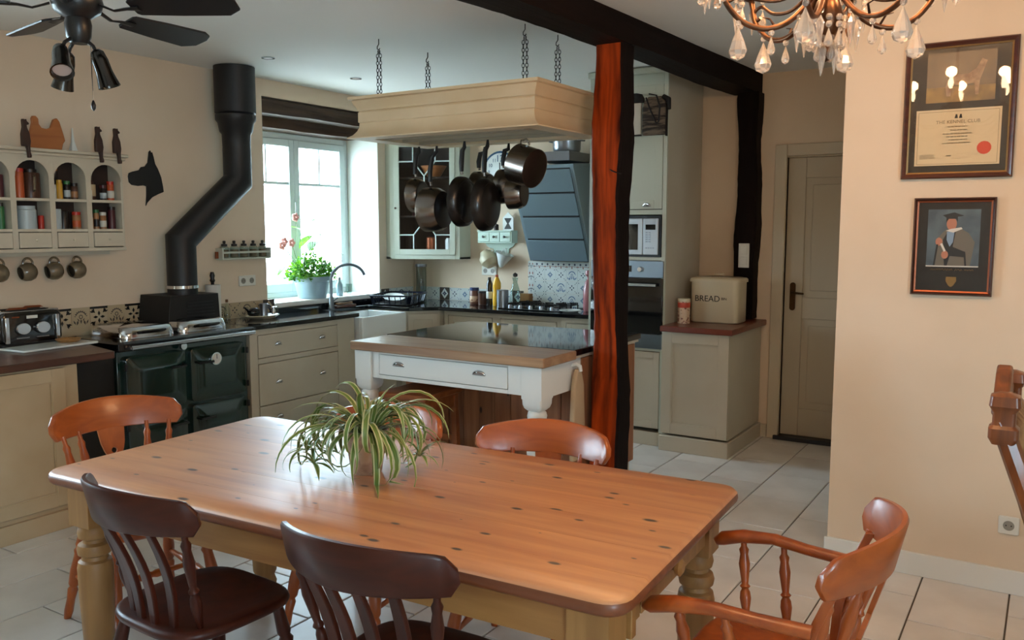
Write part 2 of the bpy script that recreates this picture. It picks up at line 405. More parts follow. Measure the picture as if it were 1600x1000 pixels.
# ------------------------------------------------------------------ the room
WX, WY, CZ = -5.2, 6.5, 2.73          # left wall, back wall, ceiling
HX = -0.855                            # end of the wall with the pictures
fl = struct(bx(-5.8, 3.4, -2.8, 7.2, -.12, -.007).build('floor', 'grout'))
tc_ = {}
def tile_mesh(w, l):
    k = (round(w, 3), round(l, 3))
    if k not in tc_:
        e = .003; x, y = w / 2, l / 2
        g = G().loft([[(-x, -y, -.007), (x, -y, -.007), (x, y, -.007), (-x, y, -.007)], [(-x, -y, -.002), (x, -y, -.002), (x, y, -.002), (-x, y, -.002)],
                      [(-x + e, -y + e, 0), (x - e, -y + e, 0), (x - e, y - e, 0), (-x + e, y - e, 0)]])
        tc_[k] = g.mesh('tile', ['floor_tile'], smooth=0)
    return tc_[k]
TW, TL, GAP = .347, .52, .007
far = G()
for col in range(-10, 15):
    xa = -.427 - TW * col; xb = xa + TW
    y0 = (3.71 if col % 2 == 0 else 3.97) - TL * 14
    for k in range(26):
        ya = y0 + TL * k; yb = ya + TL
        a, b, c_, d = max(xa + GAP / 2, WX), min(xb - GAP / 2, 3.2), max(ya + GAP / 2, -2.6), min(yb - GAP / 2, WY)
        if (b + a) / 2 > HX and c_ > 4.2: continue
        if a < HX < b and c_ > 4.2: b = HX
        if b - a < .03 or d - c_ < .03: continue
        seen = d > 1.35 and a < .25 and (a + .62 * 0 > -4.75) and not (a > -.9 and d < 2.0) and not (a < -2.3 and c_ > 5.9)
        if seen: link('tile', tile_mesh(b - a, d - c_), fl, loc=((a + b) / 2, (c_ + d) / 2, 0))
        else: far.box(a, b, c_, d, -.007, 0)
o = far.build('tile_field', 'floor_tile', fl, smooth=0); o['kind'] = 'stuff'
struct(bx(-5.8, 3.4, -2.8, 7.2, CZ, CZ + .12).build('ceiling', 'ceiling_paint'))
# left wall with the window opening
wy0, wy1, wz0, wz1 = 4.65, 5.98, .98, 2.6
g = G().box(-5.75, WX, -2.8, .15, 0, CZ).box(-5.75, WX, 1.75, wy0, 0, CZ).box(-5.75, WX, .15, 1.75, 0, .93).box(-5.75, WX, .15, 1.75, 2.35, CZ).box(-5.75, WX, wy1, 6.9, 0, CZ).box(-5.75, WX, wy0, wy1, 0, wz0).box(-5.75, WX, wy0, wy1, wz1, CZ).box(-5.75, -5.58, wy0, wy1, 2.392, wz1)
struct(g.build('wall_left', 'plaster', smooth=0))
# back wall with the door opening
dx0, dx1, dz = -1.70, -.87, 2.12
g = G().box(-5.2, dx0, WY, 6.75, 0, CZ).box(dx1, -.3, WY, 6.75, 0, CZ).box(dx0, dx1, WY, 6.75, dz, CZ).box(dx0, dx1, 6.63, 6.75, 0, dz)
struct(g.build('wall_back', 'plaster', smooth=0))
struct(bx(HX, 3.2, 4.23, 4.45, 0, CZ).build('wall_right', 'plaster', smooth=0))
struct(bx(HX, HX + .2, 4.45, WY, 0, CZ).build('wall_hall', 'plaster', smooth=0))
struct(G().box(3.2, 3.4, -2.8, -2.3, 0, CZ).box(3.2, 3.4, -.6, 4.45, 0, CZ).box(3.2, 3.4, -2.3, -.6, 0, .8).box(3.2, 3.4, -2.3, -.6, 2.3, CZ).build('wall_side', 'plaster', smooth=0))
g = G().box(-5.2, 3.2, -2.8, -2.6, 0, CZ)
struct(g.build('wall_front', 'plaster', smooth=0))
struct(bx(-40, -5.8, -30, 40, -.6, -.5).build('ground_outside', 'floor_far', smooth=0))
# baseboards
struct(bx(HX - .012, 3.2, 4.214, 4.23, 0, .108).build('baseboard_right', 'white_paint', bevel=.003))
struct(G().box(-1.84, dx0 - .09, 6.484, WY, 0, .1).build('baseboard_back', 'door_frame', bevel=.003))

def casement(name, y0, y1, z0, z1, x, s=1, halves=2):
    """two-leaf casement: frame, leaves with panes; faces +x"""
    w = bpy.data.objects.new(name, None); C.objects.link(w); w.location = (x, y0, z0); struct(w)
    H, Wd = z1 - z0, y1 - y0; t = .05
    g = G().box(-.03, .03, 0, t, 0, H).box(-.03, .03, Wd - t, Wd, 0, H).box(-.03, .03, t, Wd - t, H - t, H).box(-.03, .03, t, Wd - t, 0, .045)
    g.build('window_frame', 'window_paint', w, bevel=.004)
    m_ = Wd / 2
    for a, b in ((t, m_), (m_, Wd - t)):
        st = .058; zb, zt = .045, H - t; bar = zt - .285 * (zt - zb)
        g = G().box(-.022, .038, a + .002, a + st, zb, zt).box(-.022, .038, b - st, b - .002, zb, zt).box(-.022, .038, a + st, b - st, zt - .06, zt).box(-.022, .038, a + st, b - st, zb, zb + .075)
        lf = g.build('leaf_frame', 'window_paint', w, bevel=.004)
        c_ = (a + b) / 2
        G().box(-.012, .028, a + st, b - st, bar - .012, bar + .012).box(-.012, .028, c_ - .008, c_ + .008, bar + .012, zt - .06).build('glazing_bar', 'window_paint', lf, bevel=.002)
        for q in ((a + st, c_ - .008, bar + .012, zt - .06), (c_ + .008, b - st, bar + .012, zt - .06), (a + st, b - st, zb + .075, bar - .012)):
            bx(.005, .009, *q).build('pane', 'clear_glass', lf, smooth=0)
    G().cyl((.042, m_, H * .55 - .05), (.042, m_, H * .55 + .05), .006, 8).turn((.03, m_, H * .5), (.075, m_, H * .5), [(0, .008), (.6, .006), (.7, .013), (1, .012)], 10).build('window_handle', 'chrome', w)
    return w
casement('window_1', wy0, wy1, 1.0, 2.39, -5.6)
casement('window_2', .15, 1.75, .93, 2.35, -5.6)
casement('window_3', -2.3, -.6, .8, 2.3, 3.3)
struct(bx(-5.565, WX - .001, wy1 - .004, wy1 + .001, 1.0, 2.39).build('trim_4', 'reveal_paint'))   # white reveal lining
struct(bx(-5.63, WX + .002, wy0, wy1, .965, 1.0).build('trim_1', 'reveal_paint', bevel=.003))   # window sill
def rough_beam(name, x0, x1, y0, y1, z0, z1, axis, m_, n=26, amp=.008, seed=1, mats=None):
    """hewn timber: long box whose faces and arrises wander"""
    rr = random.Random(seed); g = G(); rings = []
    for k in range(n + 1):
        t = k / n
        a = [amp * (math.sin(t * 9 + seed + j) + math.sin(t * 23 + 2 * j + seed) * .5) * rr.uniform(.5, 1) for j in range(4)]
        if axis == 'y':
            y = y0 + (y1 - y0) * t
            rings.append([(x0 + a[0], y, z0 + a[1]), ((x0 + x1) / 2, y, z0 + a[1] * .6), (x1 + a[2], y, z0 + a[1] * .8), (x1 + a[2] * .7, y, (z0 + z1) / 2), (x1 + a[2] * .4, y, z1), (x0 + a[0] * .6, y, z1), (x0 + a[0], y, (z0 + z1) / 2)])
        else:
            z = z0 + (z1 - z0) * t
            e = .012
            rings.append([(x0 + a[0] + e, y0 + a[1], z), (x1 + a[2] - e, y0 + a[1], z), (x1 + a[2], y0 + a[1] + e, z), (x1 + a[2], y1 + a[3], z), (x0 + a[0], y1 + a[3], z), (x0 + a[0], y0 + a[1] + e, z)])
    nr = len(rings[0]); b0 = len(g.f); g.loft(rings)
    if mats:   # posts: the faces towards +x take the second, darker material
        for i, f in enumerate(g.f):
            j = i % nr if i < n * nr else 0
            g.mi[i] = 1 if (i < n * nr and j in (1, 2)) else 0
    return g, (mats or [m_])
g, mm = rough_beam('b', -5.36, -5.2, wy0, wy1, 2.478, 2.585, 'y', 'oak_lintel', seed=3, amp=.004); struct(g.build('trim_2', mm, smooth=50))
g, mm = rough_beam('b', -5.56, -5.37, wy0, wy1, 2.392, 2.478, 'y', 'oak_lintel', seed=5, amp=.004); struct(g.build('trim_3', mm, smooth=50))
g, mm = rough_beam('b', -2.2, -2.0, 1.2, 6.48, 2.585, CZ - .001, 'y', 'oak_black', seed=2, n=60)
g.xf(Matrix(((1, .05, 0, -.22), (0, 1, 0, 0), (0, 0, 1, 0), (0, 0, 0, 1))))
tag(g.build('ceiling_beam', mm, smooth=50), 'dark stained hewn ceiling beam running from the post to the hall wall', 'beam')
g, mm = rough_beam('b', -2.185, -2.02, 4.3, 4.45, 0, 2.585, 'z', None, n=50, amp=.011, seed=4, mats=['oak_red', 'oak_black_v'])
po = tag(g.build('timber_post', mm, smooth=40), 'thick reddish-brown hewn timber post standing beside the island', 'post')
G().tube([(-2.1, 4.297, 1.93), (-2.06, 4.287, 1.905), (-2.035, 4.29, 1.895), (-2.015, 4.31, 1.89)], .004, 6).build('iron_nail', 'iron', po)
g, mm = rough_beam('b', -2.035, -1.885, 6.36, 6.497, .915, 2.585, 'z', 'oak_black_v', n=40, amp=.011, seed=8)
tag(g.build('timber_post', mm, smooth=40), 'black timber post against the back wall beside the bread bin', 'post')
tag(G().tube([(-2.235, 4.5, 2.7), (-2.235, 4.5, 2.5), (-2.24, 4.52, 2.42), (-2.27, 4.56, 2.375)], .009, 8).build('power_cable', 'black_plastic'), 'thick black cable dropping from the ceiling beam to the pot rack', 'cable')
# doorway
d = bpy.data.objects.new('door_1', None); C.objects.link(d); d.location = (dx0, 6.56, 0); struct(d)
Wd = dx1 - dx0
g = G(); sx = .13
g.box(0, sx, -.02, .02, .03, 2.109).box(Wd - sx, Wd, -.02, .02, .03, 2.109).box(sx, Wd - sx, -.02, .02, 1.96, 2.109).box(sx, Wd - sx, -.02, .02, .03, .24).box(sx, Wd - sx, -.02, .02, .92, 1.08)
g.build('door_leaf', 'door_paint', d, bevel=.004)
for a, b in ((.24, .92), (1.08, 1.96)):
    pn = bx(sx, Wd - sx, -.006, .012, a, b).build('door_panel', 'door_paint', d)
    bx(sx + .05, Wd - sx - .05, -.014, -.006, a + .05, b - .05).build('raised_field', 'door_paint', pn, bevel=.005)
G().prism(rrect(.04, .082, .98, 1.19, .02), -.028, -.02, 'y').build('handle_plate', 'antique_brass', d, bevel=.002)
G().tube([(.061, -.028, 1.115), (.061, -.06, 1.115), (.075, -.066, 1.115), (.15, -.062, 1.11)], [.008, .008, .009, .007], 8).build('door_handle', 'antique_brass', d)
g = G().box(-.085, 0, -.085, -.06, 0, dz + .085).box(Wd, Wd + .085, -.085, -.06, 0, dz + .085).box(0, Wd, -.085, -.06, dz, dz + .085)
g.box(-.03, 0, -.06, .03, 0, dz).box(Wd, Wd + .03, -.06, .03, 0, dz).box(0, Wd, -.06, .03, dz - .01, dz)
g.build('door_frame', 'door_frame', d, bevel=.006)
bx(-.03, Wd, -.11, .03, .0, .03).build('threshold', 'threshold', d, bevel=.003)
for i, (x, y) in enumerate(((-4.53, 4.12), (-4.58, 5.03))):
    t = thing('recessed_spotlight', ['small recessed ceiling spotlight nearer the black flue', 'small recessed ceiling spotlight nearer the window'][i], 'spotlight', (x, y, CZ - .006), group='recessed ceiling spotlights')
    G().hoop([(.03, .006), (.03, 0), (.045, 0), (.045, .006)], seg=20).build('trim_ring', 'chrome', t)
    G().lathe([(.0, .002), (.03, .002), (.03, .006), (0, .006)], seg=16).build('lamp_face', 'spot_inside', t)

# ------------------------------------------------------------------ left wall: range cooker, flue, worktops
# local frames on the left wall: x runs along the wall (world +y), -y faces the room
def lthing(name, label, cat, y, z, group=None, x=WX): return thing(name, label, cat, (x, y, z), 90, group)

t = lthing('base_cabinet', 'tall cream cupboard under the dark wooden worktop with the toaster', 'cabinet', 1.0, 0)
bx(0, 1.6, -.80, -.02, .1, .878).build('body', 'cream_left', t)
bx(0, 1.6, -.82, -.02, 0, .1).build('plinth', 'cream_left', t, bevel=.003)
panel_door(t, .62, 1.52, .13, .865, -.822, 'cream_left', .07)
panel_door(t, -.0, .6, .13, .865, -.822, 'cream_left', .07)
t = tag(G().prism([(0, -.003), (0, -.85), (1.79, -.85), (1.8, -.835), (1.99, -.003)], .88, .92).build('wooden_worktop', 'worktop_dark', loc=(WX, 1.0, 0), rot=(0, 0, R(90)), bevel=.006), 'dark wooden worktop carrying the toaster left of the range cooker', 'worktop')

AY = 3.03                                     # left end of the range
t = lthing('range_cooker', 'dark green cast iron range cooker with two chrome domed lids', 'cooker', AY, 0)
D_ = .52
bx(0, .98, -D_ + .03, -.02, .1, .86).build('body', 'aga_green', t, bevel=.006)
bx(.02, .96, -D_ + .06, -.05, 0, .1).build('plinth', 'black_matt', t)
rbox(G(), -.03, 1.0, -.56, -.01, .86, .92, .02, .012).build('top_plate', 'enamel_black', t)
G().cyl((.03, -.6, .885), (.96, -.6, .885), .013, 12).build('rail', 'chrome', t)
for x in (.04, .95): G().turn((x, -.54, .885), (x, -.6, .885), [(0, .016), (.5, .01), (1, .014)], 10).build('rail_bracket', 'chrome', t)
for i, x in enumerate((.06, .47)):
    g = G(); r_ = [[(a, b, z) for a, b in rrect(x + k, x + .38 - k, -.48 + k, -.1 - k, .06)] for k, z in ((0, .921), (0, .94), (.012, .985), (.03, .995), (.17, 1.0))]
    ld = g.loft(r_).build('hotplate_lid', 'chrome', t, smooth=50)
    G().tube([(x + .1, -.47, .955), (x + .11, -.51, .965), (x + .27, -.51, .965), (x + .28, -.47, .955)], .008, 8).build('lid_handle', 'enamel_black', ld)
def oven_door(x0, x1, z0, z1):
    o = G(); k = .02
    o.loft([[(a, y, b) for a, b in rrect(x0 + i, x1 - i, z0 + i, z1 - i, .03)] for i, y in ((0, -D_ + .03), (0, -D_), (.008, -D_ - .006), (.05, -D_ - .006), (.065, -D_ - .014), (.1, -D_ - .016))])
    return o.build('oven_door', 'aga_green', t, smooth=40)
for q in ((.04, .46, .47, .82), (.5, .94, .47, .82), (.04, .46, .12, .45), (.5, .94, .12, .45)):
    dr = oven_door(*q)
    hx = q[1] - .03 if q[0] < .3 else q[0] + .03
    G().tube([(hx, -D_ - .01, q[3] - .09), (hx, -D_ - .045, q[3] - .095), (hx + (-.11 if q[0] < .3 else .11), -D_ - .05, q[3] - .095)], .009, 8).build('door_handle', 'black_plastic', dr)
    for zz in (q[2] + .06, q[3] - .06):
        xh = q[0] - .005 if q[0] < .3 else q[1] + .005
        G().cyl((xh, -D_ - .012, zz - .02), (xh, -D_ - .012, zz + .02), .01, 8).build('hinge', 'black_matt', dr)
G().cyl((.68, -D_ - .014, .735), (.68, -D_ - .028, .735), .042, 20).build('thermometer', 'chrome', t)
G().cyl((.68, -D_ - .028, .735), (.68, -D_ - .031, .735), .034, 20).use(1).box(.678, .682, -D_ - .033, -D_ - .031, .735, .765).build('thermometer_dial', ['paper_white', 'ink'], t)
G().cyl((.44, -D_ + .0, .845), (.44, -D_ - .02, .845), .022, 16).build('badge', 'chrome', t)
g = G().loft([[(a, b, z) for a, b in ((.5 - h, -.34), (.88 + h * .4, -.34), (.88 + h * .4, -.02), (.5 - h, -.02))] for h, z in ((.03, .9), (.03, .92), (0, 1.15))])
fb = g.build('flue_box', 'black_matt', t, bevel=.004)
for k in range(7): bx(.62, .85 - k * .003, -.346, -.338, .96 + k * .022, .968 + k * .022).build('louvre', 'flue_black', fb)
bx(-.42, -.0, -.46, -.03, 0, .838).build('side_panel', 'black_matt', t)

fx = -4.98
t = thing('flue_pipe', 'thick glossy black flue pipe bending up to the ceiling behind the range', 'flue', (fx, 3.715, 1.15))
def P_(y, z): return (0, y - 3.715, z - 1.15)
def mitre(pts, r_, seg=24):
    rings = []; Q = [Vector(q) for q in pts]
    for i, q in enumerate(Q):
        d0 = (q - Q[i - 1]).normalized() if i else None; d1 = (Q[i + 1] - q).normalized() if i < len(Q) - 1 else None
        d0 = d0 or d1; d1 = d1 or d0; tn = (d0 + d1).normalized(); k = 1 / tn.dot(d0)
        nb = Vector((0, -tn.z, tn.y))
        rings.append([tuple(q + Vector((r_ * math.cos(2 * PI * j / seg), 0, 0)) + nb * (r_ * k * math.sin(2 * PI * j / seg))) for j in range(seg)])
    return G().loft(rings)
mitre([P_(3.715, 1.15), P_(3.715, 1.51), P_(4.212, 1.925), P_(4.212, 2.16)], .098).build('bent_pipe', 'flue_black', t, smooth=30)
G().lathe([(.097, 0), (.1, .1), (.115, .12), (.125, .18), (.14, .2), (.14, .235), (.132, .24), (.142, .25), (.142, .57)], c=P_(4.212, 2.155), seg=24).build('wide_pipe', 'flue_black', t, smooth=40)
G().lathe([(.094, 0), (.104, 0), (.104, .02), (.094, .02)], c=P_(3.715, 1.19), seg=20).build('joint_ring', 'chrome', t)

# toaster, board, dish
t = lthing('toaster', 'black four-slice toaster with chrome trim and two round dials', 'toaster', 2.50, .921, x=-5.16); t.scale = (1.03, .78, .86)
g = G(); pf = rrect(0, .34, .02, .23, .03)
g.loft([[(a, -.27 + j, b) for a, b in rrect(0 + k, .34 - k, .02, .23 - k * .6, .035)] for j, k in ((0, .012), (.012, 0), (.258, 0), (.27, .012))])
g.build('body', 'enamel_black', t, smooth=50)
rbox(G(), -.01, .35, -.285, .015, 0, .025, .03, .006).build('base', 'black_plastic', t)
for x in (.005, .275): G().box(x, x + .06, -.24, -.02, .222, .238).build('slot_trim', 'chrome', t, bevel=.004)
G().box(.03, .31, -.25, -.02, .229, .236).build('top_plate', 'chrome', t, bevel=.003)
for a in (-.21, -.17, -.1, -.06): bx(.05, .29, a, a + .014, .235, .242).build('bread_slot', 'black_matt', t)
for k, x in enumerate((.06, .19)): G().prism([(x, 0.243), (x + .02, .257), (x + .1, .255), (x + .12, .243)], -.2 + .1 * k, -.185 + .1 * k, 'y').build('toast', 'copper', t)
for x in (.115, .225):
    G().turn((x, -.272, .12), (x, -.295, .12), [(0, .043), (.3, .043), (.9, .038), (1, .036)], 20).build('dial', 'chrome', t)
for x in (.03, .31): G().loft([[(a + x, y, z) for a, y in ((-.012, -.27), (.012, -.27), (.01, -.285), (-.01, -.285))] for z in (.03, .2)]).build('lever_trim', 'chrome', t, bevel=.002)
bx(.14, .2, -.274, -.27, .185, .205).build('maker_plate', 'label_white', t)
for x in (.06,): bx(x, x + .04, -.274, -.27, .195, .203).build('small_plate', 'copper', t)
for x in (.08, .19): bx(x, x + .07, -.274, -.27, .055, .062).build('print_line', 'steel', t)
tag(rbox(G(), -.11, .11, -.235, .235, 0, .012, .015, .003).build('chopping_board', 'ceramic', loc=(-4.82, 2.70, .921), rot=(0, 0, R(6))), 'thin white chopping board lying in front of the toaster', 'board')
t = thing('wooden_dish', 'small round pale wooden dish on the white chopping board', 'dish', (-4.86, 2.83, .934))
G().lathe([(.0, 0), (.055, 0), (.07, .016), (.066, .018), (.05, .006), (0, .006)], seg=24).build('bowl', 'pine_pale', t)
tag(G().tube([(0, 0, .006), (.03, .04, .012), (.06, .1, .02), (.065, .14, .022)], [.004, .005, .006, .009], 8, flat=.5).build('spoon', 'iron', loc=(-5.03, 2.8, .921)), 'dark spoon lying on the wooden worktop behind the dish', 'spoon')

# patterned wall tiles ---------------------------------------------------
def tilebase(s, t_=.006): return G().box(-s / 2, s / 2, -t_, 0, 0, s)
def petal(g, cx, cz, a, r0, r1, w, y):
    ca, sa = math.cos(a), math.sin(a)
    pts = [(r0, 0), ((r0 + r1) / 2, w), (r1, 0), ((r0 + r1) / 2, -w)]
    g._add([(cx + x * ca - z * sa, y, cz + x * sa + z * ca) for x, z in pts], [(0, 1, 2, 3)])
def ring(g, cx, cz, r0, r1, y, a0=0, a1=360, n=16):
    for i in range(n):
        a, b = R(a0 + (a1 - a0) * i / n), R(a0 + (a1 - a0) * (i + 1) / n)
        g._add([(cx + r * math.cos(q), y, cz + r * math.sin(q)) for r, q in ((r0, a), (r1, a), (r1, b), (r0, b))], [(0, 1, 2, 3)])
def quad(g, x0, x1, z0, z1, y): g._add([(x0, y, z0), (x1, y, z0), (x1, y, z1), (x0, y, z1)], [(0, 1, 2, 3)])
def t_floral(s, mats):
    g = tilebase(s); y = -.0064; c = s / 2; g.use(1)
    quad(g, -c, c, s * .88, s, y)
    for k in range(4):
        petal(g, 0, s * .44, k * PI / 2, s * .05, s * .34, s * .075, y)
        petal(g, 0, s * .44, k * PI / 2 + PI / 4, s * .3, s * .6, s * .075, y)
    for sx_ in (-1, 1):
        for sz in (-1, 1):
            ring(g, sx_ * c, s * .44 + sz * s * .44, s * .26, s * .33, y, n=18) if 0 else None
            for q in (0.3, PI / 2 - .3): petal(g, sx_ * s * .26, s * .44 + sz * s * .24, (q if sx_ > 0 else PI - q) * sz, s * .02, s * .28, s * .05, y)
    return g.mesh('wall_tile', mats, 0, False)
def t_crown(s, mats):
    g = tilebase(s); y = -.0064; g.use(1)
    ring(g, 0, s * .5, s * .26, s * .31, y, 20, 160, 12)
    for k in range(9): petal(g, s * .3 * math.cos(R(10 + 20 * k)), s * (.5) + s * .3 * math.sin(R(10 + 20 * k)), R(10 + 20 * k), -s * .03, s * .07, s * .03, y)
    ring(g, 0, s * .52, s * .07, s * .11, y, n=12)
    petal(g, 0, s * .22, PI / 2, -s * .08, s * .2, s * .05, y)
    for q in (-1, 1):
        petal(g, q * s * .2, s * .2, PI / 2 + q * .3, -s * .12, s * .16, s * .06, y); petal(g, q * s * .34, s * .22, PI / 2 - q * .5, -s * .12, s * .16, s * .045, y)
        petal(g, q * s * .12, s * .34, PI / 2 - q * .7, -s * .06, s * .14, s * .03, y)
    return g.mesh('wall_tile', mats, 0, False)
def t_diamond(s, mats):
    g = tilebase(s); y = -.0064; c = s / 2
    g.use(1); quad(g, -c, c, 0, s, y)
    g.use(0); g._add([(0, y - .0003, s * .06), (s * .36, y - .0003, c), (0, y - .0003, s * .94), (-s * .36, y - .0003, c)], [(0, 1, 2, 3)])
    g.use(2)
    for k in range(8): petal(g, 0, c, k * PI / 4, s * .02, s * (.24 if k % 2 == 0 else .16), s * .05, y - .0006)
    return g.mesh('wall_tile', mats, 0, False)
def t_flower(s, mats):
    g = tilebase(s); y = -.0064; c = s / 2; g.use(1)
    for k in range(4):
        petal(g, 0, c, k * PI / 2, s * .07, s * .23, s * .06, y)
        g.use(2); petal(g, 0, c, k * PI / 2 + PI / 4, s * .5, s * .64, s * .03, y); petal(g, 0, c, k * PI / 2 + PI / 4, s * .36, s * .46, s * .03, y); g.use(1)
    return g.mesh('wall_tile', mats, 0, False)
def t_star(s, mats):
    g = tilebase(s); y = -.0064; c = s / 2; g.use(1)
    for k in range(8): petal(g, 0, c, k * PI / 4, s * .05, s * (.26 if k % 2 == 0 else .2), s * .05, y)
    g.use(2)
    for k in range(4): petal(g, 0, c, k * PI / 2 + PI / 4, s * .5, s * .62, s * .04, y)
    return g.mesh('wall_tile', mats, 0, False)
def t_border(w, h, mats):
    g = G().box(-w / 2, w / 2, -.006, 0, 0, h); y = -.0064; g.use(1)
    for k in (-1, 1): petal(g, k * w * .25, h * .6, 0, -w * .12, w * .12, h * .12, y); petal(g, k * w * .25, h * .6, PI / 2, -h * .25, h * .25, w * .04, y)
    g.use(2); petal(g, 0, h * .1, PI / 2, -h * .15, h * .25, w * .06, y); ring(g, -w / 2, h * .28, w * .0, w * .05, y, n=6)
    for k in range(6): petal(g, -w / 2 + w * (k + .5) / 6, h * (.22 + .12 * math.sin(PI * (k + .5) / 6)), .5 - k * .2, -w * .08, w * .08, h * .06, y)
    return g.mesh('wall_tile', mats, 0, False)
# row behind the range cooker
t = lthing('tile_border', 'row of black and cream patterned wall tiles behind the range cooker', 'wall tiles', 2.93, .972)
s = .121
fa, cr_ = t_floral(s, ['tile_cream', 't_black']), t_crown(s, ['tile_cream', 't_brown'])
for k in range(-4, 5): link('wall_tile', fa if k % 2 == 0 else cr_, t, loc=(.0615 + .123 * k, 0, 0))
bx(-.5, 1.1, -.006, 0, -.09, -.001).build('cream_strip', 'tile_cream', t)
s = .115
cw, dm = t_crown(s, ['tile_cream', 't_brown']), t_diamond(s, ['tile_cream', 't_brown', 't_navy'])
fw, st_ = t_flower(s, ['tile_white', 't_navy', 't_blue']), t_star(s, ['tile_white', 't_blue', 't_navy'])
fw2 = t_flower(s, ['tile_cream', 't_brown', 't_navy'])
t = lthing('tile_border', 'short row of tiles below the sockets ending in a dark blue diamond tile', 'wall tiles', 4.03, .921)
for k, me in enumerate((fw2, cw, fw2, cw, fw2)): link('wall_tile', me, t, loc=(.06 + .1165 * k, 0, 0))
link('wall_tile', dm, t, loc=(.06 + .1165 * 4 + .1, 0, 0))
dmb = t_diamond(s, ['tile_white', 't_brown', 't_navy']); cwb = t_crown(s, ['tile_white', 't_navy'])
t = lthing('tile_border', 'short row of blue and white tiles right of the window by the dish rack', 'wall tiles', 5.985, .921)
for k, me in enumerate((dmb, fw, cwb, fw)): link('wall_tile', me, t, loc=(.06 + .1165 * k, 0, 0))
t = thing('tile_border', 'row of blue and white tiles along the back wall behind the jars and bottles', 'wall tiles', (-5.08, WY, .921))
for k, me in enumerate((fw, fw, dmb, fw, st_, fw, cwb, fw, st_, dmb)): link('wall_tile', me, t, loc=(.0 + .1165 * k - .06 + .06, 0, 0))
# panel behind the hob
t = thing('patterned_splashback', 'tall panel of blue and white patterned tiles behind the gas hob', 'wall tiles', (-3.925, WY, .921))
s = .106
pt = [t_flower(s, ['tile_white', 't_navy', 't_navy']), t_star(s, ['tile_white', 't_blue', 't_navy']), t_crown(s, ['tile_white', 't_blue'])]
bt, bs = t_border(s, .06, ['tile_white', 't_navy', 't_rust']), t_border(.06, s, ['tile_white', 't_rust', 't_navy'])
pat = [[0, 1, 0, 2, 1, 0, 1, 0], [1, 0, 2, 0, 1, 2, 0, 1], [0, 1, 0, 2, 0, 1, 0, 2]]
for r in range(3):
    link('wall_tile', bs, t, loc=(.03, 0, .107 * r))
    for k in range(8): link('wall_tile', pt[pat[r][k]], t, loc=(.115 + .1075 * k, 0, .1075 * r))
for k in range(8): link('wall_tile', bt, t, loc=(.115 + .1075 * k, 0, .3225))
link('wall_tile', t_border(.06, .06, ['tile_white', 't_rust', 't_navy']), t, loc=(.03, 0, .3225))

# ------------------------------------------------------------------ granite run, base units, sink
poly = [(-5.195, 4.03), (-4.66, 4.03), (-4.66, 5.09), (-4.67, 5.12), (-5.08, 5.12), (-5.08, 5.68), (-4.62, 5.68), (-4.44, 5.87), (-2.975, 5.93), (-2.975, 6.495), (-5.195, 6.495)]
o = tag(G().prism(poly, .888, .92).build('granite_worktop', 'granite', bevel=.006), 'polished black granite worktop running round under the window to the hob', 'worktop')
bx(-5.198, -5.17, 4.66, 5.97, .9205, .964).build('upstand', 'granite', o, bevel=.002)
t = lthing('drawer_unit', 'cream three-drawer base unit between range cooker and sink', 'cabinet', 4.03, 0)
bx(0, 1.06, -.48, -.02, .1, .886).build('body', 'cream_cab', t)
G().box(0, .07, -.5, -.48, .1, .886).box(.87, 1.06, -.5, -.48, .1, .886).box(.07, .87, -.5, -.48, .845, .886).box(.07, .87, -.5, -.48, .638, .675).box(.07, .87, -.5, -.48, .1, .13).build('face_frame', 'cream_cab', t, bevel=.002)
bx(0, 1.06, -.45, -.02, 0, .1).build('plinth', 'cream_cab', t)
for z0, z1 in ((.679, .841), (.335, .634), (.134, .328)):
    dr = bx(.075, .865, -.501, -.481, z0, z1).build('drawer', 'cream_cab', t, bevel=.002)
    for x in (.26, .70): cup_handle(dr, x, -.5, (z0 + z1) / 2 if z1 > .3 else z1 - .06, 'chrome', .034, .026)
t = lthing('sink_cabinet', 'cream base unit below the white sink', 'cabinet', 5.1, 0)
bx(0, .58, -.48, -.02, .0, .64).build('body', 'cream_cab', t)
for a in (.01, .295): panel_door(t, a, a + .275, .1, .63, -.5, 'cream_cab', .05)
t = lthing('butler_sink', 'deep white ceramic butler sink with a flat front', 'sink', 5.125, .645)
g = G(); W_, F_, B_, Hh = .55, -.555, -.125, .236
g.box(0, W_, F_, F_ + .03, 0, Hh).box(0, W_, B_ - .02, B_, 0, Hh).box(0, .025, F_ + .03, B_ - .02, 0, Hh).box(W_ - .025, W_, F_ + .03, B_ - .02, 0, Hh).box(.025, W_ - .025, F_ + .03, B_ - .02, 0, .03)
g.build('basin', 'sink_white', t, bevel=.006)
G().lathe([(0, .031), (.035, .031), (.04, .033), (.0, .034)], c=(W_ / 2, -.34, 0), seg=16).build('drain', 'chrome', t)
t = thing('swan_neck_tap', 'tall curved brushed steel tap at the back of the sink', 'tap', (-5.12, 5.27, .92))
G().lathe([(.028, 0), (.028, .006), (.022, .015), (.02, .09), (.015, .1)], seg=16).build('base', 'brushed', t)
pth = [(0, 0, .09), (0, 0, .24)] + [(0.055 + .0 * k + .0, 0, 0) for k in range(0)]
cx, cz, rr = .0, .25, .12
pth = [(0, 0, .09), (0, 0, .22)] + [((rr - rr * math.cos(R(a))) * .45, (rr - rr * math.cos(R(a))) * 1.25, .24 + rr * 1.05 * math.sin(R(a))) for a in range(0, 166, 11)]
G().tube(pth, .013, 10).build('spout', 'brushed', t, smooth=60)
G().turn((0, .02, .06), (.0, .075, .085), [(0, .008), (.5, .006), (1, .008)], 8).build('lever', 'brushed', t)
t = thing('corner_base_unit', 'cream corner base unit below the granite between sink and hob', 'cabinet', (-4.6, 5.9, 0))
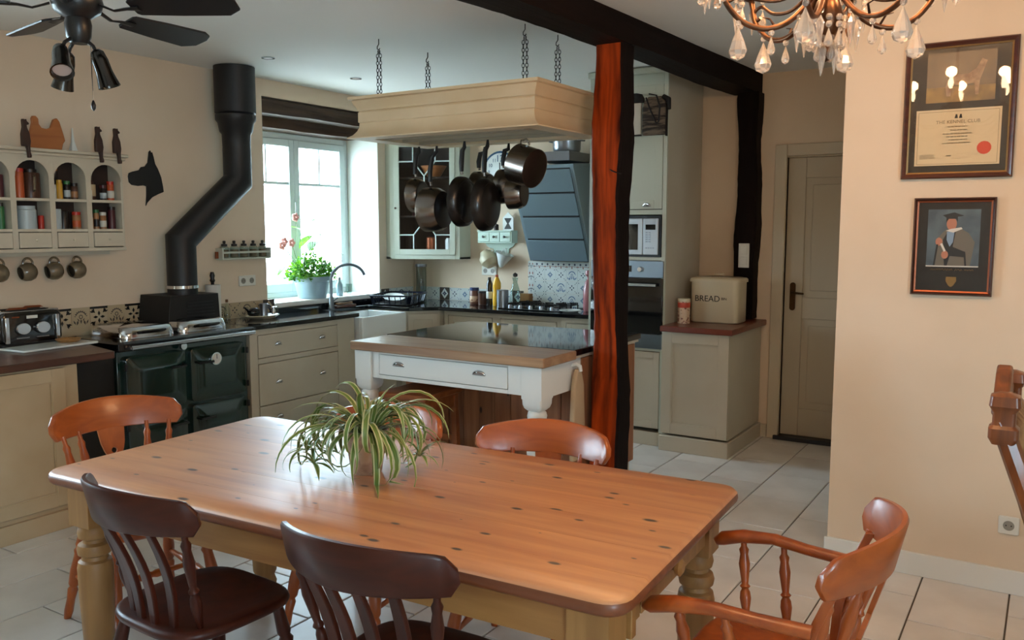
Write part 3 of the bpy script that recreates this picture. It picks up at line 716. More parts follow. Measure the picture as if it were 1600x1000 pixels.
G().prism([(-.58, -.21), (-.08, -.21), (.125, .02), (.125, .58), (-.58, .58)], .1, .886).build('body', 'cream_cab', t)
mm_ = Matrix.Translation((.03, -.095, 0)) @ Matrix.Rotation(R(46), 4, 'Z')
g = G().box(-.13, .13, -.014, .006, .13, .86); g.xf(mm_); dr = g.build('door', 'cream_cab', t, bevel=.002)
g = G().box(-.08, .08, -.018, -.014, .18, .81); g.xf(mm_); g.build('panel', 'cream_cab', dr, bevel=.002)
for i, (x0, x1, lb) in enumerate(((-4.455, -3.92, 'cream base unit with panelled door behind the island, left of the hob'), (-3.915, -3.3, 'cream base unit with drawer directly below the gas hob'), (-3.295, -2.98, 'narrow cream base unit between the hob and the oven tower'))):
    t = thing('base_unit', lb, 'cabinet', (x0, 5.96, 0), 1.5)
    w = x1 - x0
    bx(0, w, .02, .5, .0, .884).build('body', 'cream_cab', t)
    G().box(0, .04, 0, .02, .1, .884).box(w - .04, w, 0, .02, .1, .884).box(.04, w - .04, 0, .02, .845, .884).build('face_frame', 'cream_cab', t)
    if i == 1:
        dr = bx(.045, w - .045, -.004, .018, .68, .84).build('drawer', 'cream_cab', t, bevel=.002); cup_handle(dr, w / 2, -.004, .76)
        panel_door(t, .045, w - .045, .13, .67, -.002, 'cream_cab', .05)
    else:
        panel_door(t, .045, w - .045, .13, .84, -.002, 'cream_cab', .045)

# dish rack and things round the sink
t = thing('dish_rack', 'black and blue dish drainer beside the sink', 'dish rack', (-4.93, 5.92, .921), 20)
rbox(G(), -.17, .17, -.22, .22, 0, .012, .03, .004).build('tray', 'black_plastic', t)
g = G(); rb = rrect(-.17, .17, -.22, .22, .035); rt = rrect(-.19, .19, -.24, .24, .04)
G().tube([(a, b, .012) for a, b in rb], .005, 6, close=True).build('lower_rim', 'black_plastic', t)
G().tube([(a, b, .085) for a, b in rt], .008, 6, close=True).build('upper_rim', 'blue_rack', t)
for k in range(46):
    a = k / 46
    i = a * len(rb); i0 = int(i); fr_ = i - i0
    def lerp(L_): p, q = L_[i0 % len(L_)], L_[(i0 + 1) % len(L_)]; return (p[0] + (q[0] - p[0]) * fr_, p[1] + (q[1] - p[1]) * fr_)
    pts = [lerp(rb), lerp(rt)]
    g.tube([(*pts[0], .012), (*pts[1], .085)], .003, 5)
for s_ in (-1, 1):
    for k in range(9):
        y = -.2 + .05 * k; g.tube([(s_ * .172, y, .012), (s_ * .19, y, .085)], .0035, 5)
for s_ in (-1, 1):
    for k in range(7):
        x = -.15 + .05 * k; g.tube([(x, s_ * .222, .012), (x, s_ * .24, .085)], .0035, 5)
g.build('wires', 'blue_rack', t)
tag(G().lathe([(0, 0), (.075, 0), (.1, .02), (.098, .023), (.07, .006), (0, .006)], seg=24).build('dinner_plate', 'ceramic', loc=(-4.95, 5.88, .965), rot=(R(14), R(6), R(25))), 'white plate lying tilted in the dish drainer', 'plate')
tag(G().lathe([(.018, 0), (.026, .0), (.03, .1), (.024, .1), (.02, .004), (.018, .004)], seg=14).build('tumbler', 'jar_glass', loc=(-5.28, 5.66, 1.001)), 'small clear tumbler on the window sill beside the tap', 'glass')
t = thing('washing_up_bottle', 'pale blue soap bottle standing behind the tap', 'bottle', (-5.3, 5.56, 1.001))
G().lathe([(0, 0), (.028, 0), (.03, .01), (.028, .1), (.012, .125), (.012, .14), (0, .14)], seg=14).build('body', 'galvanised', t)
G().lathe([(.013, .14), (.013, .16), (.004, .165), (.004, .185)], seg=10).build('cap', 'steel', t)
t = thing('sponge_tray', 'dark wooden tray with a scrubbing brush right of the tap', 'tray', (-5.12, 5.42, .921))
rbox(G(), -.035, .035, -.12, .12, 0, .02, .01, .003).build('base', 'worktop_dark', t)
G().turn((0, -.09, .032), (.01, .09, .032), [(0, .01), (.3, .012), (.6, .008), (1, .01)], 8).build('brush', 'stem_brown', t)

# plant on the sill -----------------------------------------------------
def leaf_mesh(l, w, name, m_, bend=.25, n=7):
    g = G(); vs = []; fs = []
    for k in range(n + 1):
        u = k / n; hw = w * math.sin(PI * min(1, .04 + u * .96)) ** .7 * (1.15 - .5 * u)
        y = l * u; z = -bend * l * u * u
        vs += [(-hw, y, z + .12 * hw), (0, y, z), (hw, y, z + .12 * hw)]
    for k in range(n): fs += [(3 * k, 3 * k + 1, 3 * k + 4, 3 * k + 3), (3 * k + 1, 3 * k + 2, 3 * k + 5, 3 * k + 4)]
    g._add(vs, fs); return g.mesh(name, [m_], 60, False)
t = thing('sill_plant', 'flowering potted plant in a pale metal pot on the window sill', 'plant', (-5.33, 5.26, 1.001))
G().lathe([(0, 0), (.115, 0), (.12, .01), (.145, .14), (.165, .15), (.168, .185), (.158, .185), (.14, .14), (0, .14)], seg=28).build('pot', 'galvanised', t)
G().lathe([(0, .14), (.14, .14), (.1, .165), (0, .17)], seg=16).build('soil', 'soil', t)
g = G(); r2 = random.Random(5)
lm = [((0, 0), (.5, .5), (0, 1), (-.5, .5))]
for k in range(1300):
    a = r2.uniform(0, 2 * PI); rr = .24 * math.sqrt(r2.random()); z = .16 + r2.uniform(-.03, .25) * (1.1 - rr / .3)
    c_ = Vector((rr * math.cos(a) * .62, rr * math.sin(a) * 1.05, z)); s_ = r2.uniform(.022, .046)
    u = Vector((r2.uniform(-1, 1), r2.uniform(-1, 1), r2.uniform(-.4, .8))).normalized(); v = u.cross(Vector((r2.uniform(-1, 1), r2.uniform(-1, 1), 1))).normalized()
    g.use(r2.choice((0, 0, 1)))
    g._add([c_, c_ + u * s_ * .5 + v * s_ * .35, c_ + u * s_, c_ + u * s_ * .5 - v * s_ * .35], [(0, 1, 2, 3)])
o = g.build('small_foliage', ['leaf_sill', 'leaf_sill_dark'], t, smooth=0); o['kind'] = 'stuff'
lf1, lf2, lf3 = leaf_mesh(.2, .05, 'leaf', 'leaf_sill'), leaf_mesh(.16, .055, 'leaf', 'leaf_sill_dark'), leaf_mesh(.22, .05, 'leaf', 'leaf_pale')
for m_, lx, tx, rz, rx in ((lf1, (.0, -.27, .40), (0, -.1, .17), 150, -50), (lf1, (0, -.12, .58), (0, -.05, .17), 110, 20), (lf1, (.02, -.02, .53), (0, 0, .17), 80, -20), (lf3, (.05, -.1, .42), (0, -.1, .2), 140, -70),
                           (lf2, (0, .02, .50), (0, .02, .17), -10, 30), (lf2, (.02, .16, .37), (0, .1, .2), -20, 10), (lf3, (.03, .02, .48), (0, .0, .2), 60, -10), (lf2, (0, -.03, .66), (0, .0, .17), 30, 10), (lf2, (0, .17, .52), (0, .1, .17), 0, 20), (lf1, (0, -.22, .33), (0, -.1, .17), 170, -30)):
    o = link('leaf', m_, t, loc=lx, rot=(R(rx), 0, R(rz)))
    G().tube([tx, ((tx[0] + lx[0]) / 2, (tx[1] + lx[1]) / 2, (tx[2] + lx[2]) / 2 + .04), lx], .003, 5).build('leaf_stalk', 'leaf_green', t)
G().cyl((.02, .1, .16), (.02, .08, .82), .004, 6).build('stake', 'stem_brown', t)
for x, y, z in ((.0, -.3, .48), (0, -.22, .47), (0, -.17, .68), (.03, -.35, .45)):
    g = G()
    for k in range(5): petal_ = g.ball((x + .0, y + .022 * math.cos(k * 1.257), z + .022 * math.sin(k * 1.257)), .017, 7, 4)
    g.build('flower', 'flower_pink', t)
    G().tube([(0, -.08, .18), (x, y * .8, z - .12), (x, y, z)], .002, 5).build('flower_stalk', 'leaf_green', t)
for k in range(5):
    yy = .1 + .035 * k
    G().tube([(.03, .06, .2), (.05, yy, .33 + .02 * k), (.06, yy + .07, .30 + .03 * (k % 2))], .002, 5).build('twig', 'stem_brown', t)

# things between range and window
t = thing('kitchen_roll', 'white kitchen roll on a holder with a black knob beside the flue', 'kitchen roll', (-5.08, 4.04, .921))
G().lathe([(0, 0), (.065, 0), (.065, .008), (0, .008)], seg=20).build('base', 'black_plastic', t)
G().lathe([(.02, .009), (.054, .009), (.054, .27), (.02, .27)], seg=24).build('paper', 'paper_white', t)
G().lathe([(.012, .27), (.012, .285), (.02, .3), (.014, .315), (.019, .335), (.012, .36), (0, .362)], seg=12).build('knob', 'black_plastic', t)
t = thing('oil_bottle', 'small clear oil bottle right of the kitchen roll', 'bottle', (-5.13, 4.2, .921))
G().lathe([(0, 0), (.022, 0), (.022, .08), (.009, .11), (.009, .13), (0, .13)], seg=12).build('body', 'jar_glass', t)
G().lathe([(.01, .13), (.01, .15), (0, .152)], seg=10).build('stopper', 'stem_brown', t)
t = thing('serving_tray', 'cream oval tray on the granite below the sockets', 'tray', (-5.0, 4.42, .921))
G().lathe([(0, 0), (.075, 0), (.105, .022), (.1, .026), (.07, .008), (0, .008)], seg=28).xf(Matrix.Diagonal((.9, 1.35, 1, 1))).build('dish', 'bin_cream', t)
t = thing('moka_pot', 'small steel jug standing on the cream oval tray', 'jug', (-5.0, 4.43, .93))
G().lathe([(0, 0), (.034, 0), (.028, .05), (.033, .1), (.03, .1), (.024, .05), (0, .006)], seg=14).build('body', 'steel', t)
G().tube([(0, .03, .09), (0, .06, .085), (0, .06, .03), (0, .03, .025)], .005, 6).build('handle', 'black_plastic', t)
t = thing('black_teapot', 'small black pot lying on the cream oval tray', 'teapot', (-5.0, 4.34, .93))
G().ball((0, 0, .04), .045, 14, 8, (1, 1.2, .85)).build('body', 'enamel_black', t)
G().tube([(0, -.05, .05), (0, -.085, .08), (0, -.095, .085)], [.01, .008, .007], 8).build('spout', 'enamel_black', t)
for i, (y, m_) in enumerate(((4.5, 'chrome'), (4.53, 'jar_glass'))):
    tag(G().lathe([(0, 0), (.015, 0), (.016, .03), (.01, .045), (.012, .055), (0, .06)], seg=10).build('shaker', m_, loc=(-4.97, y, .945)), ['small chrome salt shaker on the cream tray', 'small glass pepper shaker on the cream tray'][i], 'shaker')
t = lthing('jar_shelf', 'grey wall shelf holding a row of small spice jars left of the window', 'shelf', 4.17, 1.362)
G().box(0, .46, -.08, 0, 0, .012).box(0, .012, -.08, 0, .012, .085).box(.448, .46, -.08, 0, .012, .085).box(0.012, .448, -.006, 0, .012, .085).build('case', 'cab_pale', t, bevel=.002)
bx(.012, .448, -.08, -.072, .045, .06).build('front_rail', 'cab_pale', t, bevel=.001)
bx(-.035, -.012, -.05, -.04, .01, .06).build('side_tag', 'copper', t)
jb = G().lathe([(0, 0), (.03, 0), (.032, .005), (.032, .075), (.024, .085), (.0, .085)], seg=14).mesh('glass', ['jar_glass'])
jc = G().lathe([(0, .004), (.028, .004), (.028, .06), (0, .06)], seg=12).mesh('filling', ['ink_grey'])
jl = G().lathe([(.02, .085), (.022, .09), (.022, .1), (.008, .105), (.012, .115), (.01, .125), (0, .127)], seg=12).mesh('stopper', ['j_dark'])
for k in range(5):
    j = thing('spice_jar', ['leftmost', 'second', 'middle', 'fourth', 'rightmost'][k] + ' of the five stoppered jars on the grey wall shelf', 'jar', (WX + .0392, 4.22 + .09 * k, 1.375), 0, 'stoppered jars on the grey shelf')
    link('glass', jb, j); link('filling', jc, j); link('stopper', jl, j)
def socket(name, label, loc, rz, n=2):
    t = thing(name, label, 'socket', loc, rz)
    w = .08 * n
    rbox(G(), -w / 2, w / 2, -.04, .04, 0, .011, .008, .003).xf(Matrix.Rotation(R(90), 4, 'X')).build('plate', 'socket_white', t)
    for k in range(n):
        x = -w / 2 + .04 + .08 * k
        h = G().cyl((x, -.0112, 0), (x, -.0118, 0), .022, 18).build('recess', 'socket_hole', t)
        for q in (-.01, .01): G().cyl((x + q, -.0118, 0), (x + q, -.0123, 0), .003, 8).build('pin_hole', 'ink', h)
    return t
socket('wall_socket', 'white double wall socket between range cooker and window', (WX, 4.45, 1.195), 90)
socket('wall_socket', 'white double wall socket on the back wall above the yellow bottle', (-4.34, WY, 1.205), 0)
socket('wall_socket', 'white single wall socket low on the picture wall', (-.1, 4.23, .305), 0, 1)

# ------------------------------------------------------------------ cubby shelf with arches, ornaments
t = lthing('spice_cabinet', 'wall-hung cream cubby cabinet with arched openings and small drawers', 'shelf', 2.22, 1.468)
Dp = .15; Wt = 1.14; Ht = .59
cols = [(0.02, .205), (.235, .43), (.462, .657), (.69, .887), (.92, 1.123)]
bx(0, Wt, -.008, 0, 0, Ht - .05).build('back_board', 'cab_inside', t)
bx(-.0, .018, -Dp + .01, -.008, 0, Ht - .04).build('side', 'cream_spice', t); bx(Wt - .015, Wt, -Dp + .01, -.008, 0, Ht - .04).build('side', 'cream_spice', t)
G().box(-.02, Wt + .03, -Dp - .025, 0, Ht - .02, Ht).box(-.01, Wt + .015, -Dp - .012, 0, Ht - .04, Ht - .02).build('cornice', 'cream_spice', t, bevel=.006)
for z in (.105, .285): bx(.018, Wt - .015, -Dp + .005, -.008, z, z + .016).build('shelf_board', 'cream_spice', t)
bx(0, Wt, -Dp, -.008, -.015, .006).build('bottom_board', 'cream_spice', t, bevel=.002)
for a, b in zip(cols[:-1], cols[1:]): bx(a[1], b[0], -Dp + .002, -.008, .006, Ht - .04).build('divider', 'cream_spice', t)
for a, b in cols:      # arched front over each column
    c_ = (a + b) / 2; r_ = (b - a) / 2; zt, zs = Ht - .04, .52 - (b - a) / 2
    pts = [(a, zs)] + [(c_ - r_ * math.cos(R(q)), zs + r_ * math.sin(R(q))) for q in range(15, 180, 15)] + [(b, zs)]
    g = G(); n_ = len(pts)
    vs = [(x, y, z) for y in (-Dp, -Dp + .012) for x, z in pts] + [(x, y, zt) for y in (-Dp, -Dp + .012) for x, z in pts]
    fs = []
    for i in range(n_ - 1):
        fs += [(i, i + 1, 2 * n_ + i + 1, 2 * n_ + i), (n_ + i + 1, n_ + i, 3 * n_ + i, 3 * n_ + i + 1), (i, n_ + i, n_ + i + 1, i + 1)]
    g._add(vs, fs); g.build('arch', 'cream_spice', t, smooth=20)
    dr = bx(a + .004, b - .004, -Dp - .004, -.02, .012, .1).build('drawer', 'cream_spice', t, bevel=.002)
    knob(dr, c_, -Dp - .004, .055, .007, 'cream_spice')
bx(.02, Wt - .06, -.06, -.045, -.04, -.015).build('mug_rail', 'cream_spice', t)
def jar(name, label, y, z, r, h, body, lid=None, lr=.8, band=None, x=-.09, cat='jar', neck=0):
    o = thing(name, label, cat, (WX - x, y, z), 0, 'jars and bottles in the cubby cabinet')
    pr_ = [(0, 0), (r, 0), (r, h * .95), (r * .9, h), (0, h)] if not neck else [(0, 0), (r, 0), (r, h * .55), (r * .35, h * .75), (r * .35, h), (0, h)]
    G().lathe(pr_, seg=14).build('body', body, o)
    if lid: G().lathe([(r * (lr if not neck else .4), h), (r * (lr if not neck else .4), h + .02), (0, h + .021)], seg=14).build('lid', lid, o)
    if band: G().lathe([(r * 1.01, h * .15), (r * 1.02, h * .16), (r * 1.02, h * .6), (r * 1.01, h * .61)], seg=14).build('paper_label', band, o)
    return o
z1, z2 = 1.468 + .301, 1.468 + .121
jar('pepper_tin', 'tall red and orange bottle in the second cubby from the frame edge', 2.725, z1, .027, .15, 'j_orange', 'j_red', 1., None, cat='bottle', x=-.105)
o = jar('brown_jug', 'glossy dark brown jug filling an arched cubby beside the red bottle', 2.812, z1, .052, .15, 'j_brown', 'j_dark', .7, cat='jug', x=-.068)
G().tube([(.055, -.01, .13), (.085, -.02, .12), (.08, -.02, .05), (.055, -.01, .04)], .007, 6).build('handle', 'stoneware', o)
jar('salt_box', 'white cardboard spice box in the third arched cubby', 2.932, z1, .02, .085, 'j_white', None)
jar('mustard_jar', 'yellow mustard jar in the third arched cubby', 2.972, z1, .019, .095, 'j_yellow', 'j_yellow')
jar('vinegar_bottle', 'dark bottle with a slim neck behind the yellow jar', 2.985, z1, .03, .17, 'j_dark', 'j_tan', band=None, neck=1, x=-.035, cat='bottle')
jar('herb_jar', 'dark green-lidded herb jar in the third arched cubby', 3.02, z1, .019, .09, 'j_dark', 'j_green', 1, 'j_tea')
jar('herb_jar', 'brown spice jar with cream label at the right of the third arched cubby', 3.065, z1, .021, .08, 'j_brown', 'j_dark', 1, 'j_tan')
jar('spice_bottle', 'small white bottle at the left of the rightmost arched cubby', 3.165, z1, .015, .06, 'j_white', None, cat='bottle')
jar('syrup_bottle', 'brown bottle with slim neck in the rightmost arched cubby', 3.20, z1, .027, .16, 'j_brown', 'j_dark', neck=1, band='j_cream', x=-.05, cat='bottle')
jar('herb_jar', 'dark jar with grey label in the rightmost arched cubby', 3.255, z1, .02, .075, 'j_dark', 'j_purple', 1, 'j_tea')
jar('paprika_jar', 'orange spice jar with white label at the right end of the arched row', 3.305, z1, .021, .1, 'j_orange', 'j_red', 1, 'j_white')
jar('dark_tin', 'dark red tin in the arched cubby cut by the frame', 2.62, z1, .024, .13, 'j_purple', None)
jar('green_bottle', 'green glass bottle in the lower cubby cut by the frame', 2.62, z2, .02, .13, 'j_green', 'j_dark', cat='bottle')
o = jar('tea_canister', 'large pale grey enamel canister in the lower row', 2.765, z2, .055, .115, 'j_tea', 'j_tea', .9)
jar('red_tin', 'small bright red tin beside the large grey canister', 2.85, z2, .017, .08, 'j_red', None)
jar('enamel_mug', 'pale grey lettered canister in the middle lower cubby', 2.945, z2, .028, .12, 'j_tea', None)
jar('dark_canister', 'dark canister in the middle of the lower cubby row', 3.01, z2, .035, .11, 'j_dark', None, x=-.05)
jar('sauce_jar', 'red-capped sauce jar in the middle lower cubby', 3.07, z2, .025, .085, 'j_tan', 'j_red', 1, 'j_orange')
jar('pepper_mill', 'small tan spice pot at the left of the last lower cubby', 3.165, z2, .014, .07, 'j_tan', None)
jar('herb_bottle', 'green-capped spice bottle in the last lower cubby', 3.2, z2, .017, .1, 'j_tan', 'j_green', 1, 'j_dark', cat='bottle')
jar('flour_shaker', 'white shaker in the last lower cubby', 3.245, z2, .02, .085, 'j_tan', 'j_white', 1, 'j_white', cat='shaker')
jar('purple_jar', 'tall dark purple jar at the right end of the lower row', 3.305, z2, .023, .12, 'j_purple', 'j_dark', 1)
# ornaments on top: flat-cut wood figures with real thickness, set parallel to the wall
def cutout(name, label, cat, pts, th, m_, loc, rz=90, bev=.003):
    return tag(G().prism(pts, -th / 2, th / 2, 'y').build(name, m_, loc=loc, rot=(0, 0, R(rz)), bevel=bev, smooth=50), label, cat)
zt = 1.468 + Ht
hen = [(.0, 0), (.19, 0), (.2, .04), (.215, .06), (.205, .1), (.185, .17), (.17, .19), (.15, .18), (.13, .13), (.105, .12), (.075, .125), (.06, .145), (.058, .175), (.045, .19), (.028, .19), (.02, .175), (.022, .15), (.008, .1), (-.006, .05)]
cutout('wooden_hen', 'flat wooden hen ornament standing on top of the cubby cabinet', 'ornament', hen, .022, 'hen_wood', (WX + .1, 2.8, zt))
cat = [(.02, -.062), (.034, -.062), (.036, -.05), (.03, -.03), (.03, .0), (.035, .03), (.03, .075), (.018, .105), (.016, .12), (.03, .125), (.028, .135), (.018, .142), (.016, .155), (.008, .148), (-.002, .155), (-.004, .142), (-.002, .11), (-.012, .07), (-.012, .012), (-.01, .001), (.012, .001), (.018, -.02)]
for y, lb in ((2.72, 'dark wooden cat figure left of the wooden hen'), (3.165, 'dark wooden cat figure in the middle of the cabinet top'), (3.285, 'dark wooden cat figure at the right end of the cabinet top')):
    o = cutout('cat_figure', lb, 'ornament', cat, .028, 'cat_wood', (WX + .193, y, zt + .001)); o['group'] = 'sitting cat figures'
t = thing('white_figurine', 'slim white tower figurine between the hen and the cats', 'ornament', (WX + .12, 3.055, zt))
G().loft([[(a * k, b * k, z) for a, b in ((-.02, -.02), (.02, -.02), (.02, .02), (-.02, .02))] for k, z in ((1, 0), (.75, .02), (.35, .06), (.12, .14))]).build('tower', 'ceramic', t)
dog = [(.0, .135), (.006, .155), (.03, .165), (.07, .175), (.085, .195), (.11, .2), (.13, .225), (.14, .29), (.15, .30), (.155, .285), (.162, .29), (.17, .26), (.178, .22), (.195, .19), (.215, .14), (.225, .08), (.228, .05), (.19, .035), (.15, .015), (.115, -.02), (.105, -.04), (.112, .02), (.115, .08), (.095, .085), (.06, .08), (.02, .085), (.004, .1)]
cutout('dog_silhouette', 'black pointed-ear dog head silhouette mounted on the wall', 'wall art', [(x * 1.15, z * 1.1) for x, z in dog], .012, 'black_matt', (WX + .007, 3.49, 1.785))
# hanging mugs
mg = thing('mug', 'leftmost hanging brown stoneware mug, cut by the frame', 'mug', (WX + .055, 2.6, 1.42), 0, 'mugs hanging below the cubby cabinet')
pr_ = [(.0, -.05), (.034, -.05), (.05, -.035), (.056, -.01), (.05, .02), (.04, .034), (.036, .034), (.046, .018), (.05, -.01), (.044, -.03), (0, -.042)]
RM = Matrix.Translation((0, 0, -.085)) @ Matrix.Rotation(R(22), 4, 'X') @ Matrix.Rotation(R(78), 4, 'X')
G().lathe(pr_, seg=20).xf(RM).build('cup', 'stoneware', mg)
G().lathe([(0, -.036), (.042, -.03), (.046, -.01), (.04, .02), (0, .02)], seg=14).xf(RM).build('inside', 'stoneware_dark', mg)
G().tube([(0, .01 + .035 * math.cos(R(a)) * .8, -.035 + .032 * math.sin(R(a))) for a in range(-30, 211, 20)], .0065, 8).build('handle', 'stoneware', mg)
for k, (y, lb) in enumerate(((2.765, 'second hanging brown stoneware mug from the left'), (2.925, 'third hanging brown stoneware mug from the left'), (3.07, 'rightmost hanging brown stoneware mug'))): dup(mg, (WX + .055, y, 1.42), rnd.uniform(-8, 8), lb)

# ------------------------------------------------------------------ corner wall cabinet (diagonal)
t = thing('corner_cabinet', 'pale diagonal corner wall cabinet with lattice glazed door', 'cabinet', (-5.2, 6.5, 1.31))
B_, C_ = (.05, -.42), (.65, -.17)
H = 1.1
body = G()
for pts in ([(0, -.42), (.05, -.42), (.05, -.402), (0, -.402)], [(.632, -.17), (.65, -.17), (.65, 0), (.632, 0)]): body.prism(pts, 0, H)
body.prism([(0, -.42), (.05, -.42), (.65, -.17), (.65, 0), (0, 0)], 0, .02).prism([(0, -.42), (.05, -.42), (.65, -.17), (.65, 0), (0, 0)], H - .02, H)
body.build('carcass', 'cab_pale', t, bevel=.002)
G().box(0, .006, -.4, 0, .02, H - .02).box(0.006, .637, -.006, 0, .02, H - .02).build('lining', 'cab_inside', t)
G().prism([(-.0, -.45), (.055, -.45), (.68, -.19), (.68, 0), (0, 0)], H, H + .05).build('cornice', 'cab_pale', t, bevel=.015)
dv = Vector((C_[0] - B_[0], C_[1] - B_[1], 0)); dl = dv.length; ang = math.atan2(dv.y, dv.x)
MM = Matrix.Translation((B_[0], B_[1], 0)) @ Matrix.Rotation(ang, 4, 'Z')
g = G().box(0, .04, -.002, .018, 0, H).box(dl - .04, dl, -.002, .018, 0, H).box(.04, dl - .04, -.002, .018, 0, .04).box(.04, dl - .04, -.002, .018, H - .04, H)
g.xf(MM).build('face_frame', 'cab_pale', t, bevel=.002)
st = .05; x0, x1, z0, z1 = .04, dl - .04, .04, H - .04
g = G().box(x0, x0 + st, -.012, .008, z0, z1).box(x1 - st, x1, -.012, .008, z0, z1).box(x0 + st, x1 - st, -.012, .008, z0, z0 + st).box(x0 + st, x1 - st, -.012, .008, z1 - st, z1)
dr = g.xf(MM).build('glazed_door', 'cab_pale', t, bevel=.002)
a, b, lo, hi = x0 + st, x1 - st, z0 + st, z1 - st; w = b - a
g = G(); r_ = .006
def bar(p, q): g.tube([(p[0], -.004, p[1]), (q[0], -.004, q[1])], r_, 4)
h1, h2 = lo + .13, hi - .13; m1, m2 = a + w * .28, a + w * .72; mid = (lo + hi) / 2
for (hz, ez, sg) in ((h1, lo, 1), (h2, hi, -1)):
    bar((a, hz), (m1, hz)); bar((m2, hz), (b, hz)); bar((m1, hz), (m1, ez)); bar((m2, hz), (m2, ez))
    bar((m1, hz), (a + w * .5, hz + sg * .13)); bar((m2, hz), (a + w * .5, hz + sg * .13))
bar((a + w * .5, h1 + .13), (a + w * .5, h2 - .13))
g.xf(MM).build('lattice', 'window_paint', dr)
bx(a, b, .0, .003, lo, hi).xf(MM).build('pane', 'clear_glass', dr, smooth=0)
G().turn((x0 + .02, -.012, H * .42), (x0 + .02, -.032, H * .42), [(0, .006), (.5, .006), (.6, .011), (1, .01)], 10).xf(MM).build('knob', 'chrome', dr)
for zz in (.38, .73): G().prism([(0.006, -.38), (.06, -.38), (.62, -.15), (.62, -.006), (.006, -.006)], zz, zz + .015).build('shelf', 'cab_inside', t)
def incab(name, label, cat, dx, dy, dz, g_, mats):
    return tag(g_.build(name, mats, loc=(-5.2 + dx, 6.5 + dy, 1.31 + dz)), label, cat)
incab('glass_jar', 'jar of copper-coloured pasta in the bottom of the corner cabinet', 'jar', .33, -.17, .022, G().lathe([(0, 0), (.05, 0), (.05, .17), (.04, .18), (0, .18)], seg=14), 'copper')
incab('glass_jar', 'tall dark jar at the left in the bottom of the corner cabinet', 'jar', .14, -.25, .022, G().lathe([(0, 0), (.04, 0), (.04, .19), (0, .2)], seg=12), 'book_dark')
incab('white_jar', 'white jar at the right in the bottom of the corner cabinet', 'jar', .5, -.12, .022, G().lathe([(0, 0), (.04, 0), (.042, .15), (.03, .17), (0, .17)], seg=12), 'ceramic')
for k, (dx, dy) in enumerate(((.2, -.16), (.27, -.14), (.34, -.12))):
    incab('cook_book', ['dark red book at the left of the middle cabinet shelf', 'dark brown book in the middle of the middle cabinet shelf', 'black book at the right of the middle cabinet shelf'][k], 'book', dx, dy, .396, G().box(-.02, .02, -.1, .08, 0, .24), ['j_purple', 'book_dark', 'j_dark'][k])
incab('wooden_bowl', 'wooden bowl turned on its side on the top shelf of the corner cabinet', 'bowl', .34, -.14, .747, G().lathe([(0, 0), (.06, 0), (.12, .1), (.11, .1), (.05, .012), (0, .012)], seg=20), 'hen_wood')

# ------------------------------------------------------------------ back wall: hood, hob, little shelf
t = thing('cooker_hood', 'slanted stainless steel cooker hood above the hob', 'hood', (-3.85, WY, 1.31))
prof = [(0, 0), (-.1, 0), (-.44, .76), (-.44, .79), (0, .82)]
G().prism(prof, 0, .6, 'x').build('case', 'hood_steel', t, bevel=.003)
nrm = Vector((0, -.76, -.34)).normalized(); sl = Vector((0, -.34, .76)); L_ = sl.length; sl = sl / L_
G().prism([(-.1, 0), (-.102, .0), (-.442, .76), (-.44, .76)], .03, .57, 'x').build('dark_backing', 'black_matt', t)
for k in range(4):
    a, b = L_ * (k / 4) + .009, L_ * ((k + 1) / 4) - .009; p0 = Vector((0, -.1, 0))
    g = G(); vs = []
    for off in (.001, .012):
        for x, q in ((.03, a), (.57, a), (.57, b), (.03, b)): v = p0 + sl * q + nrm * off; vs.append((x, v.y, v.z))
    g._add(vs, [(3, 2, 1, 0), (4, 5, 6, 7), (0, 1, 5, 4), (1, 2, 6, 5), (2, 3, 7, 6), (3, 0, 4, 7)])
    g.build('steel_panel', 'hood_steel', t, bevel=.002)
bx(.22, .52, -.36, -.0, .822, .9).build('chimney', 'steel', t, bevel=.004)
t = thing('stock_pot', 'steel cooking pot standing on top of the cooker hood', 'pot', (-3.44, 6.3, 2.212))
G().lathe([(0, 0), (.105, 0), (.115, .02), (.118, .12), (.112, .12), (.1, .008), (0, .008)], seg=24).build('body', 'steel', t)
for s_ in (-1, 1): G().tube([(s_ * .115, -.03, .09), (s_ * .15, -.03, .09), (s_ * .15, .03, .09), (s_ * .115, .03, .09)], .005, 6).build('handle', 'steel', t)
t = thing('gas_hob', 'black gas hob with iron pan supports', 'hob', (-3.62, 6.2, .921))
rbox(G(), -.31, .31, -.2, .22, 0, .008, .01, .003).build('plate', 'enamel_black', t)
for x, y in ((-.18, -.07), (.18, -.07), (-.18, .12), (.18, .12), (0, .02)):
    G().lathe([(.045, .008), (.045, .018), (.03, .022), (.03, .028), (0, .029)], c=(x, y, 0), seg=14).build('burner', 'steel', t)
    g = G()
    for k in range(4):
        a = PI / 4 + k * PI / 2; c_, s_ = math.cos(a), math.sin(a)
        g.tube([(x + c_ * .1, y + s_ * .085, .009), (x + c_ * .1, y + s_ * .085, .042), (x + c_ * .025, y + s_ * .022, .044)], .006, 5)
    g.tube([(x + .1 * math.cos(PI / 4 + k * PI / 2), y + .085 * math.sin(PI / 4 + k * PI / 2), .03) for k in range(4)], .005, 5, close=True)
    g.build('pan_support', 'iron', t)
for k in range(5): G().turn((-.2 + .1 * k, -.17, .008), (-.2 + .1 * k, -.17, .035), [(0, .018), (.6, .016), (1, .013)], 10).build('control_knob', 'steel', t)
tag(G().lathe([(0, 0), (.06, 0), (.09, .015), (.087, .018), (.055, .006), (0, .006)], seg=24).build('spoon_rest', 'ceramic', loc=(-3.27, 6.06, .921)), 'flat white dish on the granite right of the hob', 'dish')
t = thing('pepper_grinder', 'rounded pink glass bottle with dark stopper by the oven tower', 'bottle', (-3.17, 6.2, .921))
